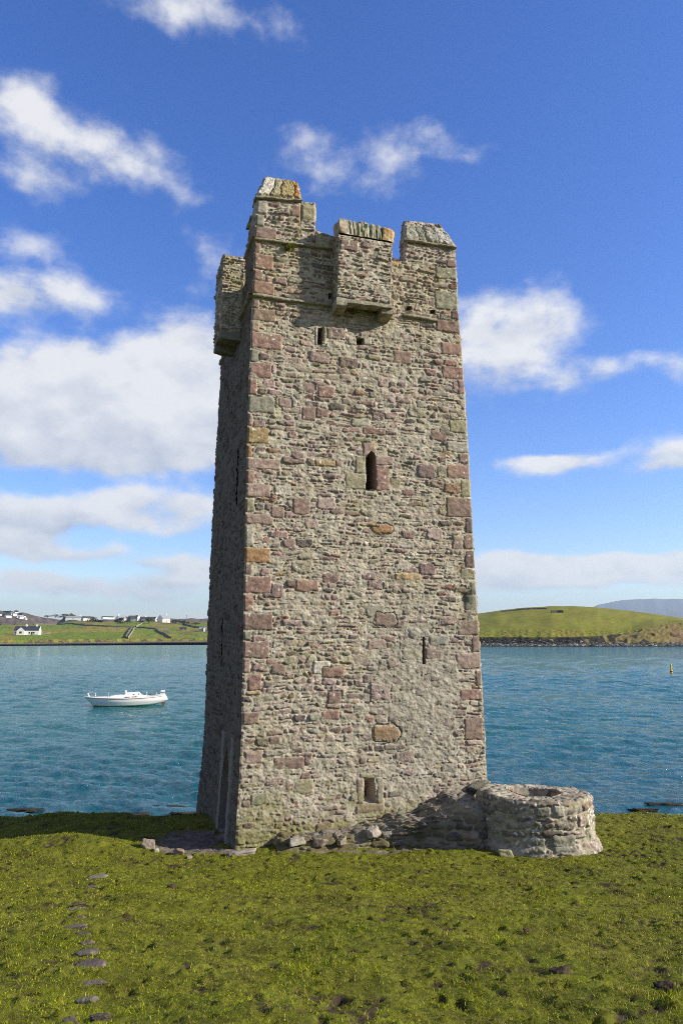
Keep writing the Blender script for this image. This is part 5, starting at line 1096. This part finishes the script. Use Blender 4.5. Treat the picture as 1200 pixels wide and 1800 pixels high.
    m = bmesh.new(); bmesh.ops.create_uvsphere(m, u_segments=14, v_segments=10, radius=.13); bmesh.ops.scale(m, vec=(1, 1, .9), verts=m.verts); bmesh.ops.translate(m, vec=(X_(600), 0, Z_(124)), verts=m.verts)
    mm = bmesh.ops.create_cone(m, cap_ends=True, segments=10, radius1=.08, radius2=.06, depth=.14); bmesh.ops.translate(m, vec=(X_(600), 0, Z_(140)), verts=mm['verts']); part('radome', m, M_PAINT)
    # pulpit, stanchions, anchor roller post, stern rail with white dodger
    lines('anchor_post', [((X_(163), 0, sh(X_(163))), (X_(140), 0, Z_(132)))], .055, M_PAINT)
    lines('pulpit', [((X_(90), 0, Z_(132)), (X_(150), -.15, Z_(130))), ((X_(150), -.15, Z_(130)), (X_(235), -.45, Z_(135))), ((X_(235), -.45, Z_(135)), (X_(235), -.5, sh(X_(235)))), ((X_(150), .15, Z_(130)), (X_(235), .45, Z_(135))), ((X_(235), .45, Z_(135)), (X_(235), .5, sh(X_(235)))), ((X_(245), -.5, Z_(165)), (X_(230), -.5, sh(X_(230))))], .016, M_STEEL)
    for xq, zt in ((390, 140), (505, 150), (870, 130), (990, 150)):
        for s in (-1, 1): lines('stanchion', [((X_(xq), s*bm(X_(xq))*.95, sh(X_(xq))-.03), (X_(xq), s*bm(X_(xq))*.95, Z_(zt)))], .016, M_STEEL)
    for s in (-1, 1): lines('guard_rail', [((X_(a_), s*bm(X_(a_))*.95, Z_(b_)), (X_(c_), s*bm(X_(c_))*.95, Z_(d_))) for a_, b_, c_, d_ in ((235, 138, 390, 142), (390, 142, 505, 152), (870, 133, 990, 152), (990, 152, 1060, 150))], .008, M_STEEL)
    lines('stern_rail', [((X_(1035), -.5, sh(X_(1035))), (X_(1045), -.5, Z_(112))), ((X_(1090), -.4, sh(X_(1090))-.05), (X_(1090), -.4, Z_(112))), ((X_(1045), -.5, Z_(112)), (X_(1090), -.4, Z_(112))), ((X_(1045), .5, Z_(112)), (X_(1090), .4, Z_(112))), ((X_(1090), -.4, Z_(112)), (X_(1090), .4, Z_(112)))], .018, M_STEEL)
    m = bmesh.new(); bx(m, X_(1030), X_(1092), -.53, -.49, Z_(163), Z_(150)); bx(m, X_(1038), X_(1090), -.53, -.49, Z_(130), Z_(110)); part('stern_dodger', m, M_PAINT)
    lines('tiller', [((X_(900), 0, Z_(180)), (X_(1000), .05, Z_(182)))], .03, M_WOOD)
    m = bmesh.new(); bx(m, Wp(281), Wp(286), -.04, .04, -.3, .25); part('rudder', m, M_REDP)
    # faded blue name on the bow
    cu = bpy.data.curves.new('boat_name', 'FONT'); cu.body = 'Kimberly'; cu.size = .30; cu.shear = .35; cu.extrude = .004; cu.materials.append(M_BLUEL)
    tmp = bpy.data.objects.new('boat_name', cu); COL.objects.link(tmp); bpy.context.view_layer.update(); me = bpy.data.meshes.new_from_object(tmp.evaluated_get(bpy.context.evaluated_depsgraph_get())); bpy.data.objects.remove(tmp); me.materials.clear(); me.materials.append(M_BLUEL); o = bpy.data.objects.new('boat_name', me); COL.objects.link(o); o.parent = e; xn = X_(222); yb = -float(np.interp(xn+.5, xd, beam)); o.location = (xn, yb*.80-.03, Z_(262)); o.rotation_euler = (math.pi/2-.10, 0, math.atan2(-(float(np.interp(X_(330), xd, beam))-float(np.interp(xn, xd, beam)))*.9, X_(330)-xn))
make_boat()
def make_buoy():
    p = hit_plane(1179, 1182); k = p[1]/1300; e = empty('channel_buoy', (p[0], p[1], WZ)); tag(e, 'small yellow pillar buoy on the right-hand water', 'buoy'); h = 14*k
    def lathe(name, prof, mat):
        m = bmesh.new(); S = 14; R = [[m.verts.new((r*math.cos(2*math.pi*i/S), r*math.sin(2*math.pi*i/S), z)) for i in range(S)] for r, z in prof]
        for a_, b_ in zip(R, R[1:]):
            for i in range(S): j = (i+1) % S; m.faces.new((a_[i], a_[j], b_[j], b_[i]))
        m.faces.new(R[0][::-1]); m.faces.new(R[-1]); return box_mesh(name, m, mat, e)
    lathe('float', [(.19, -.4), (.22, 0), (.22, .25), (.14, .38)], M_YELL); lathe('pillar', [(.13, .35), (.13, h*.82), (.16, h*.84), (.16, h*.95), (.07, h)], M_YELL); lathe('dark_band', [(.223, .10), (.226, .12), (.226, .22), (.223, .24)], M_REDP)
make_buoy()

# ------------------------------------------------------------------ air
def make_haze():
    m = bmesh.new(); bx(m, -9500, 9500, -300, 12500, -8, 460); me = bpy.data.meshes.new('haze'); bmesh.ops.recalc_face_normals(m, faces=m.faces); m.to_mesh(me); m.free()
    mt = bpy.data.materials.new('haze_air'); mt.use_nodes = True; n = mt.node_tree; n.nodes.clear(); o_ = n.nodes.new('ShaderNodeOutputMaterial'); v = n.nodes.new('ShaderNodeVolumePrincipled')
    v.inputs['Color'].default_value = (.60, .78, 1.0, 1); v.inputs['Density'].default_value = 0.9e-4; v.inputs['Anisotropy'].default_value = .2; n.links.new(v.outputs[0], o_.inputs['Volume'])
    me.materials.append(mt); o = bpy.data.objects.new('haze', me); COL.objects.link(o); tag(o, 'thin blue sea haze fading the distant mountain', 'haze', kind='stuff')
make_haze()
